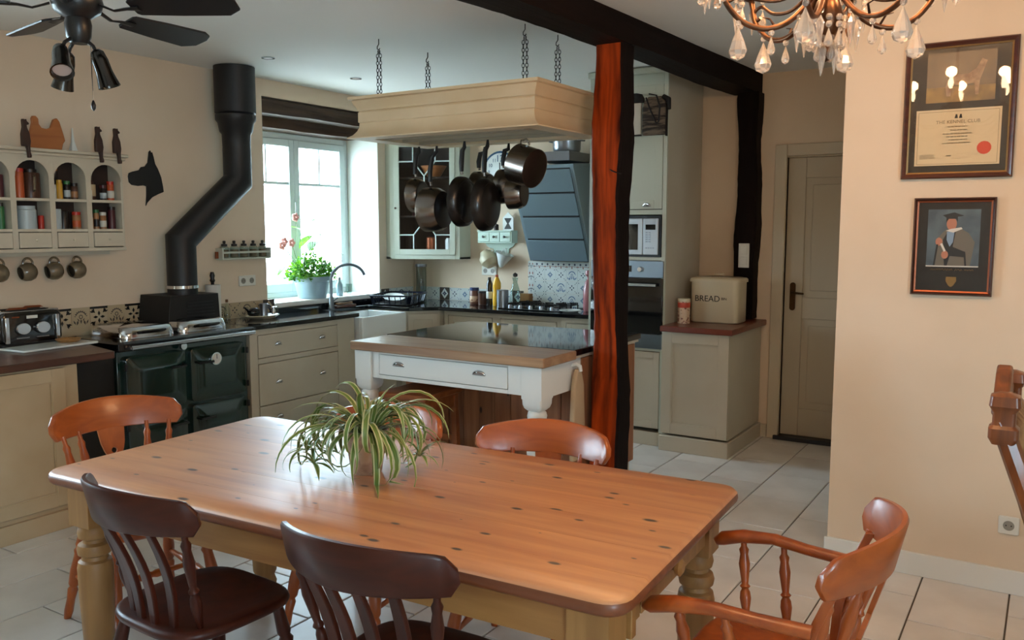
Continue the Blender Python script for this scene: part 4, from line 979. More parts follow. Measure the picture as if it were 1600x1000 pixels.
G().lathe([(0, 0), (.045, 0), (.05, .02), (.05, .17), (.035, .24), (.018, .26), (.018, .28), (0, .28)], seg=18).build('body', 'pink_glass', t)
G().lathe([(.02, .28), (.035, .3), (.03, .33), (0, .335)], seg=14).build('stopper', 'pink_glass', t)
t = thing('small_wall_shelf', 'pale green little wall shelf with three small drawers', 'shelf', (-4.4, WY, 1.46))
G().box(0, .36, -.11, 0, .1, .112).box(0, .012, -.1, 0, 0, .1).box(.348, .36, -.1, 0, 0, .1).box(.012, .348, -.1, 0, 0, .01).build('case', 'sage_shelf', t, bevel=.002)
for k in range(3):
    x = .014 + k * .112
    dr = bx(x, x + .108, -.104, -.01, .012, .098).build('drawer', 'sage_shelf', t, bevel=.002)
    knob(dr, x + .054, -.104, .055, .012, 'j_dark')
G().prism([(.02, -.0), (.34, -.0), (.32, -.03), (.28, -.05), (.27, -.09), (.09, -.09), (.08, -.05), (.04, -.03)], -.012, 0, 'y').build('back_board', 'sage_shelf', t)
for x in (.1, .26): G().tube([(x, -.012, -.05), (x, -.035, -.055), (x, -.04, -.045)], .003, 5).build('hook', 'chrome', t)
t = thing('hanging_jug', 'olive green round jug hanging below the small shelf', 'jug', (-4.3, 6.44, 1.405))
RM = Matrix.Translation((0, -.02, -.09)) @ Matrix.Rotation(R(-35), 4, 'Y')
G().lathe([(0, -.075), (.05, -.07), (.08, -.02), (.075, .03), (.05, .06), (.04, .08), (.036, .08), (.045, .055), (0, .05)], seg=20).xf(RM).build('body', 'pot_cream', t)
G().tube([(.03, -.02, -.03), (.06, -.02, -.01), (.05, -.02, .0), (.0, -.02, -.005)], .006, 6).build('handle', 'pot_cream', t)
t = thing('hanging_cup', 'white cone-shaped pouring jug hanging below the small shelf', 'jug', (-4.14, 6.44, 1.405))
RM = Matrix.Translation((0, -.02, -.08)) @ Matrix.Rotation(R(20), 4, 'Y')
G().lathe([(.012, -.085), (.03, -.06), (.075, .03), (.085, .045), (.08, .045), (.02, -.06), (.012, -.08)], seg=20).xf(RM).build('body', 'ceramic', t)
G().tube([(.03, -.02, -.04), (.03, -.02, -.005), (.0, -.02, -.002), (-.03, -.02, -.035)], .005, 6).build('handle', 'ceramic', t)
t = thing('house_plaque', 'small white house-shaped plaque with a black hourglass motif on the shelf', 'plaque', (-4.11, 6.46, 1.572))
G().prism([(-.055, 0), (.055, 0), (.055, .11), (0, .16), (-.055, .11)], -.01, 0, 'y').build('board', 'sign_white', t)
G().prism([(-.035, .012), (.035, .012), (.035, .02), (.008, .06), (.035, .1), (.035, .108), (-.035, .108), (-.035, .1), (-.008, .06), (-.035, .02)], -.0115, -.01, 'y').build('motif', 'ink', t)
tag(G().lathe([(0, 0), (.022, 0), (.02, .05), (0, .06)], seg=12).build('small_pot', 'book_dark', loc=(-4.22, 6.43, 1.572)), 'tiny dark pot left of the white plaque', 'pot')
t = thing('wall_clock', 'round white wall clock with blue rim and numerals behind the pans', 'clock', (-4.215, WY, 2.09))
G().lathe([(0, 0), (.175, 0), (.18, .012), (.165, .02), (0, .02)], seg=36).xf(Matrix.Rotation(R(90), 4, 'X')).build('face', 'sign_white', t)
G().hoop([(.165, .0), (.18, .0), (.182, .02), (.165, .024)], seg=36).xf(Matrix.Rotation(R(90), 4, 'X')).build('rim', 'clock_blue', t)
for k in range(1, 13):
    a = PI / 2 - k * PI / 6; text('numeral', str(k), .085 if k == 12 else .045, 'clock_blue', t, (.115 * math.cos(a), -.0215, .115 * math.sin(a)))
G().box(-.004, .004, -.024, -.021, -.01, .08).box(-.01, .06, -.026, -.024, -.004, .004).build('hands', 'ink', t)

def cjar(name, label, cat, x, y, prof, m_, lid=None, band=None, extra=None):
    t = thing(name, label, cat, (x, y, .921))
    G().lathe(prof, seg=18).build('body', m_, t)
    if lid: G().lathe(lid[0], seg=18).build('lid', lid[1], t)
    if band: G().lathe(band[0], seg=18).build('paper_label', band[1], t)
    return t
cjar('storage_jar', 'tall clear glass storage jar standing in the worktop corner', 'jar', -5.02, 6.36, [(0, 0), (.05, 0), (.05, .31), (.046, .31), (.046, .005), (0, .005)], 'jar_glass', ([(.052, .31), (.054, .315), (.054, .335), (0, .337)], 'steel'))
cjar('chocolate_jar', 'brown chocolate jar with a dark blue lid on the back worktop', 'jar', -4.35, 6.27, [(0, 0), (.04, 0), (.043, .01), (.043, .11), (.036, .12), (0, .12)], 'choc', ([(.038, .12), (.041, .122), (.041, .145), (0, .146)], 'blue_lid'), ([(.0435, .02), (.044, .021), (.044, .07), (.0435, .071)], 'tin_cream'))
cjar('coffee_jar', 'squat dark jar beside the chocolate jar', 'jar', -4.25, 6.25, [(0, 0), (.038, 0), (.04, .01), (.04, .1), (0, .1)], 'j_brown', ([(.04, .1), (.042, .102), (.042, .118), (0, .119)], 'j_dark'))
cjar('sauce_bottle', 'tall black bottle with white label left of the yellow bottle', 'bottle', -4.155, 6.22, [(0, 0), (.026, 0), (.027, .01), (.027, .19), (.015, .22), (.0, .22)], 'enamel_black', ([(.014, .22), (.014, .245), (0, .246)], 'j_dark'), ([(.0275, .06), (.028, .061), (.028, .12), (.0275, .121)], 'label_white'))
o = cjar('squash_bottle', 'bright yellow plastic bottle on the back worktop', 'bottle', -4.065, 6.2, [(0, 0), (.033, 0), (.036, .01), (.036, .11), (.031, .13), (.036, .16), (.036, .2), (.014, .25), (.0, .25)], 'yellow_plastic', ([(.014, .25), (.015, .27), (0, .272)], 'j_orange'))
cjar('steel_canister', 'cylindrical stainless steel canister right of the yellow bottle', 'canister', -3.955, 6.12, [(0, 0), (.052, 0), (.052, .145), (.048, .15), (0, .15)], 'steel')
cjar('glass_carafe', 'clear glass carafe with round stopper behind the steel canister', 'carafe', -3.99, 6.38, [(0, 0), (.05, 0), (.055, .03), (.045, .12), (.02, .2), (.028, .24), (.024, .24), (.016, .2), (.04, .12), (0, .01)], 'jar_glass', ([(.0, .24), (.02, .25), (.022, .27), (.0, .285)], 'j_dark'))
tag(rbox(G(), -.05, .05, -.03, .03, 0, .1, .006, .003).build('tissue_box', 'pine_pale', loc=(-3.9, 6.42, .921)), 'small pale wooden block behind the hob against the tiles', 'block')

# ------------------------------------------------------------------ oven tower, low cupboard, bread bin
TX, TY = -2.96, 5.78
t = thing('oven_tower', 'tall cream housing unit with oven, microwave and top cupboard', 'cabinet', (TX, TY, 0))
W_ = .61
bx(0, .02, .02, .70, .1, 2.68).build('side', 'cream_cab', t); bx(W_ - .02, W_, .02, .70, .1, 2.68).build('side', 'cream_cab', t)
for z in (.7, 1.365, 1.69, 2.66): bx(.02, W_ - .02, .02, .70, z, z + .02).build('shelf_board', 'cream_cab', t)
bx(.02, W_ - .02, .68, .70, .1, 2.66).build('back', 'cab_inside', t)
bx(0, W_, .0, .68, 0, .1).build('plinth', 'cream_cab', t, bevel=.003)
G().box(0, .03, 0, .02, .1, 2.68).box(W_ - .03, W_, 0, .02, .1, 2.68).box(.03, W_ - .03, 0, .02, 1.36, 1.385).box(.03, W_ - .03, 0, .02, 1.69, 1.725).box(.03, W_ - .03, 0, .02, .7, .72).box(.03, W_ - .03, 0, .02, 2.6, 2.68).build('face_frame', 'cab_pale', t, bevel=.002)
panel_door(t, .033, .305, .13, .695, -.002, 'cream_cab', .045); panel_door(t, .308, .577, .13, .695, -.002, 'cream_cab', .045)
d1 = panel_door(t, .033, .577, 1.73, 2.6, -.002, 'cab_pale', .06); cup_handle(d1, .46, -.002, 1.752, 'chrome', .032)
bx(-.01, W_ + .01, -.03, .7, 2.68, 2.725).build('cornice', 'cab_pale', t, bevel=.01)
t = thing('built_in_oven', 'stainless steel and black glass oven built into the tall unit', 'oven', (TX + .0, TY, .722))
bx(.032, W_ - .032, -.012, .5, 0, .636).build('body', 'black_plastic', t)
bx(.032, W_ - .005, -.022, -.012, .515, .636).build('control_panel', 'brushed', t, bevel=.002)
for x in (.12, .43): G().turn((x, -.022, .575), (x, -.045, .575), [(0, .02), (.4, .018), (1, .016)], 14).build('control_knob', 'chrome', t)
bx(.2, .36, -.024, -.022, .555, .6).build('clock_display', 'display', t)
dr = bx(.032, W_ - .005, -.03, -.012, .11, .51).build('oven_door', 'dark_glass', t, bevel=.002)
G().cyl((.07, -.065, .465), (W_ - .04, -.065, .465), .011, 10).box(.08, .1, -.065, -.03, .458, .472).box(W_ - .07, W_ - .05, -.065, -.03, .458, .472).build('handle', 'chrome', dr)
bx(.032, W_ - .005, -.026, -.012, 0, .105).build('lower_panel', 'brushed', t, bevel=.002)
t = thing('microwave', 'silver microwave with black glass door in the tall unit', 'microwave', (TX + .045, TY - .01, 1.387))
bx(.01, .53, .03, .42, .0, .29).build('body', 'black_plastic', t)
bx(.0, .53, .005, .03, .0, .295).build('surround', 'black_plastic', t)
dr = bx(.012, .395, -.012, .005, .015, .275).build('door', 'mw_silver', t, bevel=.004)
bx(.05, .36, -.014, -.012, .05, .235).build('window', 'dark_glass', dr)
cp = bx(.4, .515, -.012, .005, .015, .275).build('control_panel', 'mw_silver', t, bevel=.004)
bx(.42, .495, -.014, -.012, .195, .232).build('display', 'display', cp)
for r in range(5):
    for k in range(2): bx(.42 + .022 * k, .436 + .022 * k, -.0135, -.012, .105 + .016 * r, .115 + .016 * r).build('button', 'steel', cp)
for k in range(4): bx(.42 + .018 * k, .432 + .018 * k, -.0135, -.012, .06, .068).build('button', 'steel', cp)
# hat box and bag hanging on the tower
t = thing('hanging_board', 'white board with a black cap hung on the top cupboard door', 'board', (TX + .35, TY - .02, 2.255))
bx(-.1, .075, -.03, -.01, 0, .22).build('board', 'board_white', t, bevel=.002)
bx(-.1, .075, -.032, -.008, -.01, 0).build('lower_edge', 'ink', t); 
g = G(); g.loft([[(x, y, z) for x, y in rrect(-.1 + k, .1 - k, -.05 + k * .6, -.008, .02)] for k, z in ((0, .222), (0, .25), (.02, .28), (.06, .29))]); g.build('cap', 'bag_black', t, smooth=60)
t = thing('checked_bag', 'grey-brown checked bag with black straps hanging from the tall unit', 'bag', (TX + .53, TY - .02, 2.235))
g = G(); g.loft([[(x, y, z) for x, y in rrect(-.09 + a, .09 - a, -.05 + k, -.008, .015)] for a, k, z in ((.005, .012, .01), (0, 0, .03), (0, 0, .2), (.01, .004, .24), (.04, .012, .275))]); g.build('body', 'plaid', t, smooth=60)
G().tube([(-.06, -.045, .27), (-.03, -.056, .2), (.02, -.06, .1), (.03, -.06, .085), (.045, -.06, .1), (.05, -.058, .2), (.02, -.05, .28), (-.04, -.04, .295)], .006, 6).build('strap', 'bag_black', t)
G().tube([(.06, -.02, .27), (.1, -.03, .25), (.11, -.03, .18)], [.02, .022, .012], 8).build('flap', 'bag_black', t)
bx(.088, .092, -.045, -.008, .0, .2).build('edge_binding', 'bag_black', t)
t = thing('low_cupboard', 'cream panelled cupboard with a red-brown wooden top at the hall corner', 'cabinet', (-2.339, 5.72, 0))
bx(0, .49, .02, .76, .12, .862).build('body', 'cream_cab', t)
G().box(-.005, .505, -.02, .77, 0, .11).build('plinth', 'cream_cab', t, bevel=.004)
panel_door(t, .0, .49, .125, .86, -.002, 'cream_cab', .075)
rbox(G(), -.0, .525, -.045, .775, .864, .905, .006, .005).build('wooden_top', 'worktop_red', t)
t = thing('bread_bin', 'cream enamel bread bin lettered BREAD on the low cupboard', 'bread bin', (-2.075, 6.15, .906))
g = G(); g.loft([[(x, y, z) for x, y in rrect(-.18 + k, .18 - k, -.12 + k, .12 - k, .045)] for k, z in ((.008, 0), (0, .008), (0, .295))]); g.build('body', 'bin_cream', t, smooth=50)
g = G(); g.loft([[(x, y, z) for x, y in rrect(-.19 + k, .19 - k, -.13 + k, .13 - k, .05)] for k, z in ((0, .296), (0, .315), (.008, .325), (.04, .332), (.11, .336))]); ld = g.build('lid', 'bin_cream', t, smooth=50)
G().tube([(-.04, 0, .332), (-.035, 0, .35), (.035, 0, .35), (.04, 0, .332)], .006, 6).build('lid_handle', 'bin_cream', ld)
text('lettering', 'BREAD', .062, 'ink', t, (-.045, -.121, .175)); text('small_lettering', 'BIN', .026, 'ink', t, (.08, -.121, .178))
t = thing('biscuit_tin', 'small cream and red printed tin left of the bread bin', 'tin', (-2.255, 5.92, .906))
G().lathe([(0, 0), (.045, 0), (.045, .16), (0, .16)], seg=20).build('body', 'tin_cream', t)
G().lathe([(.046, .16), (.047, .165), (.047, .18), (.0, .182)], seg=20).build('lid', 'bin_cream', t)
G().lathe([(.0455, .115), (.046, .116), (.046, .15), (.0455, .151)], seg=20).build('red_band', 'tin_red', t)
t = thing('light_switch', 'cream double light switch mounted on the black timber post', 'switch', (-1.955, 6.345, 1.30))
bx(-.04, .04, -.012, 0, 0, .18).build('plate', 'socket_white', t, bevel=.003)
for z in (.02, .1): bx(-.028, .028, -.017, -.012, z, z + .06).build('rocker', 'socket_white', t, bevel=.003)

# ------------------------------------------------------------------ island
t = thing('kitchen_island', 'white painted island with drawer, turned legs and pine cladding', 'island', (-3.55, 3.8, 0))
IW, y1 = 1.33, 1.28
bx(.03, 1.30, .5, y1 - .03, .1, .868).build('base_body', 'cream_cab', t)
bx(.05, 1.28, .53, y1 - .05, 0, .1).build('plinth', 'cream_cab', t)
n_ = 11; pw = 1.27 / n_
pm = bx(0, pw - .004, 0, .012, 0, .76).mesh('board', ['pine_panel'], 0)
for k in range(n_): link('board', pm, t, loc=(.03 + pw * k, .487, .1), bevel=.002)
ps = bx(0, .012, 0, .115, 0, .76).mesh('board', ['pine_panel'], 0)
for k in range(6): link('board', ps, t, loc=(1.301, .5 + .121 * k, .1), bevel=.002)
def isl_leg(x):
    q = .062
    lg = G().box(x - q, x + q, .03, .03 + 2 * q, .69, .869)
    lg.loft([[(x + a * k, .03 + q + b * k, z) for a, b in rrect(-q, q, -q, q, .012)] for k, z in ((.62, .625), (.86, .64), (.97, .66), (1., .69))])
    c_ = (x, .03 + q, 0)
    lg.lathe([(.045, 0), (.05, .03), (.042, .06), (.034, .1), (.05, .3), (.058, .42), (.05, .52), (.034, .56), (.05, .57), (.055, .595), (.05, .615), (.04, .625), (.04, .64)], c=c_, seg=20)
    lg.build('leg', 'island_white', t, smooth=40)
isl_leg(.075); isl_leg(1.255)
G().box(.137, .19, .045, .07, .705, .869).box(1.10, 1.193, .045, .07, .705, .869).box(.19, 1.10, .045, .07, .705, .727).box(.19, 1.10, .045, .07, .852, .869).build('apron', 'island_white', t, bevel=.002)
dr = bx(.194, 1.096, .043, .4, .731, .849).build('drawer', 'island_white', t, bevel=.002)
for x in (.34, .91): cup_handle(dr, x, .043, .795, 'chrome', .045)
bx(1.27, 1.3, .155, .5, .69, .869).build('side_apron', 'island_white', t, bevel=.002); bx(.03, .06, .155, .5, .69, .869).build('side_apron', 'island_white', t, bevel=.002)
rbox(G(), 0, IW + .015, 0, .37, .869, .921, .008, .006).build('wooden_top', 'worktop_wood', t)
rbox(G(), -.03, IW + .0, .372, y1, .885, .921, .008, .004).build('granite_top', 'granite', t)
bx(0, IW - .01, .372, y1 - .02, .869, .885).build('granite_bed', 'cream_cab', t)
G().tube([(1.298, .4, .83), (1.325, .4, .84), (1.35, .4, .83), (1.355, .4, .80)], .011, 8).build('towel_peg', 'island_white', t)
tag(G().loft([[(x, y, z) for x, y in rrect(-.016 * k, .016 * k, -.062 * w, .062 * w, .012 * k)] for k, w, z in ((1, 1.1, 0), (1.1, 1.1, .2), (1, .9, .42), (.9, .5, .49), (.7, .3, .51))]).build('hand_towel', 'cloth', loc=(-2.215, 4.2, .30)), 'tan hand towel hanging at the end of the island by the post', 'towel')
t = thing('wooden_stool', 'brown wooden stool tucked under the island', 'stool', (-3.17, 4.0, 0), 3)
rbox(G(), -.17, .17, -.2, .2, .60, .635, .015, .006).build('seat', 'stool_wood', t)
for sx_ in (-1, 1):
    for sy in (-1, 1): G().loft([[(sx_ * a + q * .018, sy * b + p * .018, z) for q, p in ((-1, -1), (1, -1), (1, 1), (-1, 1))] for a, b, z in ((.15, .175, 0), (.135, .155, .6))]).build('leg', 'stool_wood', t, bevel=.002)
for sx_ in (-1, 1): bx(sx_ * .135 - .01, sx_ * .135 + .01, -.15, .15, .52, .6).build('rail', 'stool_wood', t); bx(sx_ * .145 - .008, sx_ * .145 + .008, -.15, .15, .2, .235).build('stretcher', 'stool_wood', t)
for sy in (-1, 1): bx(-.13, .13, sy * .155 - .01, sy * .155 + .01, .52, .6).build('rail', 'stool_wood', t); bx(-.14, .14, sy * .165 - .008, sy * .165 + .008, .3, .335).build('stretcher', 'stool_wood', t)

# ------------------------------------------------------------------ hanging pot rack and pans
RX0, RX1, RY0, RY1 = -3.60, -2.37, 3.98, 4.66
t = thing('pot_rack', 'large cream painted canopy pot rack hanging on chains over the island', 'pot rack', ((RX0 + RX1) / 2, (RY0 + RY1) / 2, 2.13))
hx, hy = (RX1 - RX0) / 2, (RY1 - RY0) / 2
def frame_loft(pr):   # closed section swept round the rectangle
    return [[(sx_ * (hx + o_), sy * (hy + o_), z) for o_, z in pr] for sx_, sy in ((-1, -1), (1, -1), (1, 1), (-1, 1))]
g = G(); sec = [(-.02, .04), (-.02, .235), (.0, .235), (.0, .165), (.006, .155), (.006, .1), (.0, .095), (.002, .07), (.012, .045), (.03, .022), (.055, .006), (.055, .0), (-.06, .0), (-.06, .02)]
g.loft(frame_loft(sec), cap=False, close=True); g.build('canopy', 'cream_rack', t, smooth=25)
g = G(); sec = [(.0, .165), (.008, .168), (.012, .185), (.026, .205), (.034, .225), (.05, .23), (.05, .247), (-.02, .245), (-.02, .235), (0, .235)]
g.loft(frame_loft(sec), cap=False, close=True); g.build('cornice', 'cream_rack', t, smooth=25)
bx(-hx + .02, hx - .02, -hy + .02, hy - .02, .2, .212).build('top_board', 'rack_inside', t)
for y in (-.17, .0, .17): bx(-hx + .06, hx - .06, y - .012, y + .012, .005, .03).build('rail', 'rack_inside', t)
bx(.1, .5, -.26, -.2, .0, .02).build('lamp_strip', 'rack_inside', t)
lk = G().tube([(.007 * math.cos(a), 0, .0125 + .013 * math.sin(a)) for a in [2 * PI * k / 10 for k in range(10)]], .0022, 5, close=True).mesh('chain_link', ['iron'])
zt = CZ - 2.13
for cx, cy, top in ((-.54, -.24, .565), (-.54, .24, .565), (.41, -.1, .47), (.43, .24, .47)):
    ch = G().tube([(cx, cy, zt), (cx, cy, zt - .03), (cx - .012, cy, zt - .045), (cx - .012, cy, zt - .058), (cx, cy, zt - .065), (cx + .008, cy, zt - .055)], .003, 6).build('ceiling_hook', 'iron', t)
    n = int((zt - .06 - .24) / .021)
    for s_ in (-1, 1):
        for k in range(n):
            u = k / n; link('chain_link', lk, ch, loc=(cx + s_ * (.012 if u < .9 else .006), cy, .235 + k * .021), rot=(0, 0, (PI / 2 if k % 2 else 0) + .4))
def hook(x, y, z=0):
    G().tube([(x, y, .03 + z), (x - .008, y, .038 + z), (x - .014, y, .03 + z), (x - .008, y, .0 + z), (x + .004, y, -.035 + z), (x + .0, y, -.05 + z), (x - .01, y, -.048 + z)], .0025, 6).build('hook', 'iron', t)
def pan(name, label, x, y, z, r, depth, hl, body='pan_steel', base='pan_black', rz=90, tilt=0, hm='black_plastic', lean=0, wall=None, cat='pan'):
    """hangs from (x,y,z); the base faces local -y"""
    p_ = thing(name, label, cat, (x, y, z), group='pans hanging from the pot rack', rot=(R(lean), R(tilt), R(rz)))
    c_ = (0, 0, -hl - r)
    M_ = Matrix.Translation(c_) @ Matrix.Rotation(R(-90), 4, 'X')      # lathe z -> local +y (opening)
    rb = r * (wall or .82)
    G().lathe([(rb * .98, -depth * .5 + .002), (rb, -depth * .5), (r * .97, -depth * .2), (r, depth * .5), (r * .965, depth * .5), (rb * .94, -depth * .42), (0, -depth * .42)], seg=32).xf(M_).build('body', body, p_, smooth=50)
    G().lathe([(0, -depth * .5 - .004), (rb * .9, -depth * .5 - .004), (rb * .985, -depth * .5 + .002), (0, -depth * .5 + .003)], seg=32).xf(M_).build('base', base, p_)
    if hl > .05:
        h = G().tube([(0, depth * .3, -hl + .01), (0, depth * .36, -hl * .84)], .009, 8).build('handle_ferrule', 'chrome', p_)
        G().tube([(0, depth * .36, -hl * .86), (0, depth * .38, -hl * .6), (0, depth * .28, -hl * .25), (0, .0, -.03), (0, 0, .004)], [.014, .017, .016, .013, .007], 8, flat=.75).build('handle', hm, p_)
    else:
        G().tube([(-.04, depth * .3, -hl - .0), (-.035, depth * .35, -.012), (0, depth * .3, 0), (.035, depth * .35, -.012), (.04, depth * .3, -hl)], .006, 8).build('loop_handle', 'chrome', p_)
    return p_
spec = [('saucepan', 'leftmost hanging pan, dark nonstick with a steel rim', -3.36, 4.25, 2.09, .105, .07, .19, 'pan_steel', 'pan_black', 96, 3, 'black_plastic'),
        ('saute_pan', 'large bronze-toned saucepan second from the left on the rack', -3.2, 4.22, 2.085, .135, .12, .245, 'pan_steel', 'pan_black', 94, 3, 'black_plastic'),
        ('saucepan', 'steel saucepan half hidden behind the first black frying pan', -3.02, 4.47, 2.09, .11, .1, .145, 'pan_steel', 'pan_base', 95, 4, 'black_plastic'),
        ('frying_pan', 'black frying pan in the middle of the row of hanging pans', -2.98, 4.2, 2.1, .15, .05, .2, 'pan_black', 'pan_black', 94, 2, 'black_plastic'),
        ('saucepan', 'steel saucepan half hidden behind the rightmost black frying pan', -2.83, 4.45, 2.1, .105, .09, .15, 'pan_steel', 'pan_base', 95, 4, 'black_plastic'),
        ('frying_pan', 'rightmost black frying pan with a ringed base', -2.815, 4.2, 2.1, .155, .055, .215, 'pan_black', 'pan_black', 97, 2, 'black_plastic'),
        ('milk_pan', 'small brownish saucepan hanging beside the steel loop-handled pot', -2.715, 4.36, 2.08, .095, .09, .185, 'pan_steel', 'pan_base', 100, 0, 'black_plastic')]
rng = []
for a in spec:
    pan(a[0], a[1], *a[2:8], body=a[8], base=a[9], rz=a[10], tilt=a[11], hm=a[12])
    hook(a[2] - (RX0 + RX1) / 2 + .0, a[3] - (RY0 + RY1) / 2, 0)
p6 = pan('stew_pot', 'steel loop-handled pot hanging tilted at the right of the rack', -2.53, 4.22, 2.085, .115, .13, .03, 'pan_steel', 'pan_base', 84, 0, 'chrome', lean=16, wall=.97, cat='pot')
hook(-2.53 - (RX0 + RX1) / 2, 4.22 - (RY0 + RY1) / 2)

# ------------------------------------------------------------------ dining table
t = thing('dining_table', 'large pine farmhouse table with rounded corners and turned legs', 'table', (-1.874, 2.143, 0), 2.7)
TLn, TWd, TH = 2.17, 1.03, .76
def half_x(y, ins, rad=.07):
    hw, hl = TWd / 2 - ins, TLn / 2 - ins; r_ = max(rad - ins, .01); d_ = abs(y) - (hw - r_)
    return hl - (r_ - math.sqrt(max(0, r_ * r_ - d_ * d_)) if d_ > 0 else 0)
top = bpy.data.objects.new('tabletop', None); C.objects.link(top); top.parent = t
NB = 6; bw = TWd / NB
for k in range(NB):
    ya, yb = -TWd / 2 + k * bw, -TWd / 2 + (k + 1) * bw
    g = G(); rings = []
    for ins, z in ((.014, TH - .044), (.003, TH - .034), (0, TH - .022), (.003, TH - .009), (.013, TH)):
        a = max(ya + (.0004 if k else 0), -TWd / 2 + ins); b = min(yb - (.0004 if k < NB - 1 else 0), TWd / 2 - ins)
        if k == 0: ys = [a + (b - a) * (1 - math.cos(PI / 2 * i / 9)) for i in range(10)]
        elif k == NB - 1: ys = [a + (b - a) * math.sin(PI / 2 * i / 9) for i in range(10)]
        else: ys = [a, b]
        rings.append([(half_x(y, ins), y, z) for y in ys] + [(-half_x(y, ins), y, z) for y in reversed(ys)])
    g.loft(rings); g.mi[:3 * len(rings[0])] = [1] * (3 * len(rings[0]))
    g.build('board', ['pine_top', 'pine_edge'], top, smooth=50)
hl, hw = TLn / 2, TWd / 2
def table_leg(x, y):
    q = .055
    g = G().box(x - q, x + q, y - q, y + q, .56, .716)
    g.lathe([(.034, 0), (.045, .02), (.05, .05), (.04, .08), (.05, .1), (.058, .3), (.06, .4), (.055, .425), (.045, .432), (.042, .445), (.055, .452), (.058, .47), (.053, .487), (.038, .494), (.036, .505), (.05, .512), (.054, .53), (.05, .548), (.042, .56)], c=(x, y, 0), seg=22)
    g.build('leg', 'pine_pale', t, smooth=38)
lx, ly = hl - .115, hw - .115
for sx_ in (-1, 1):
    for sy in (-1, 1): table_leg(sx_ * lx, sy * ly)
for sy in (-1, 1): bx(-lx + .055, lx - .055, sy * (ly + .03) - .012, sy * (ly + .03) + .012, .60, .716).build('apron', 'pine_apron', t)
bx(-lx - .042, -lx - .018, -ly + .055, ly - .055, .60, .716).build('apron', 'pine_pale', t)
bx(lx + .018, lx + .042, -ly + .055, -.22, .60, .716).build('apron', 'pine_pale', t); bx(lx + .018, lx + .042, .22, ly - .055, .60, .716).build('apron', 'pine_pale', t)
dr = bx(lx - .3, lx + .046, -.216, .216, .605, .712).build('drawer', 'pine_pale', t, bevel=.003)
G().turn((lx + .046, 0.0, .66), (lx + .085, 0.0, .66), [(0, .014), (.3, .011), (.5, .022), (.8, .026), (1, .015)], 14).build('knob', 'pine_apron', dr)
bx(lx + .042, lx + .062, -ly + .075, -ly + .105, .585, .7).build('peg_block', 'pine_apron', t, bevel=.003)

# ------------------------------------------------------------------ chairs (front towards local +y)
LEG = [(0, .014), (.08, .018), (.2, .016), (.3, .02), (.33, .014), (.36, .021), (.5, .024), (.66, .019), (.7, .024), (.73, .017), (.76, .022), (.9, .018), (1, .016)]
SPN = [(0, .009), (.12, .012), (.25, .017), (.33, .015), (.37, .01), (.4, .016), (.43, .01), (.5, .012), (.68, .017), (.8, .012), (.86, .015), (.9, .009), (1, .009)]
STR = [(0, .009), (.2, .012), (.38, .017), (.42, .012), (.5, .02), (.58, .012), (.62, .017), (.8, .012), (1, .009)]
def crest(w, sag, yb, zb, zt, arch, th, drop=.0, lean=.22, n=28, pow_=2.0):
    g = G(); rings = []
    for k in range(n + 1):
        u = -1 + 2 * k / n; x = u * w / 2; a = abs(u)
        y = yb + sag * a ** pow_; dy = sag * pow_ * a ** (pow_ - 1) * (1 if u > 0 else -1) / (w / 2)
        nx, ny = -dy, 1.; l = math.hypot(nx, ny); nx, ny = nx / l, ny / l
        e = max(0, (a - .9) / .1)
        t0 = zt - arch * u * u - .03 * e ** 2; b0 = zb - drop * u * u + .012 * (e > .35) + .02 * e ** 3
        h = th / 2
        ring = []
        for q, z in ((-1, b0 + .004), (-.6, b0), (.6, b0), (1, b0 + .004), (1, t0 - .008), (.5, t0), (-.5, t0), (-1, t0 - .008)):
            yy = -lean * (z - zb)
            ring.append((x + nx * h * q, y + ny * h * q + yy, z))
        rings.append(ring)
    return g.loft(rings)
def seat(w, d, z, name, m_, parent):
    def outline(i):
        pts = []
        for k in range(40):
            a = 2 * PI * k / 40; c_, s_ = math.cos(a), math.sin(a)
            ww = (w / 2 - i) * (1 + .05 * s_); e = .55
            pts.append((ww * math.copysign(abs(c_) ** e, c_), (d / 2 - i) * math.copysign(abs(s_) ** e, s_)))
        return pts
    g = G(); g.loft([[(x, y, zz) for x, y in outline(i)] for i, zz in ((.02, z - .036), (.004, z - .026), (0, z - .014), (.004, z - .004), (.014, z), (.06, z - .004), (.12, z - .009), (.2, z - .009))])
    return g.build(name, m_, parent, smooth=50)
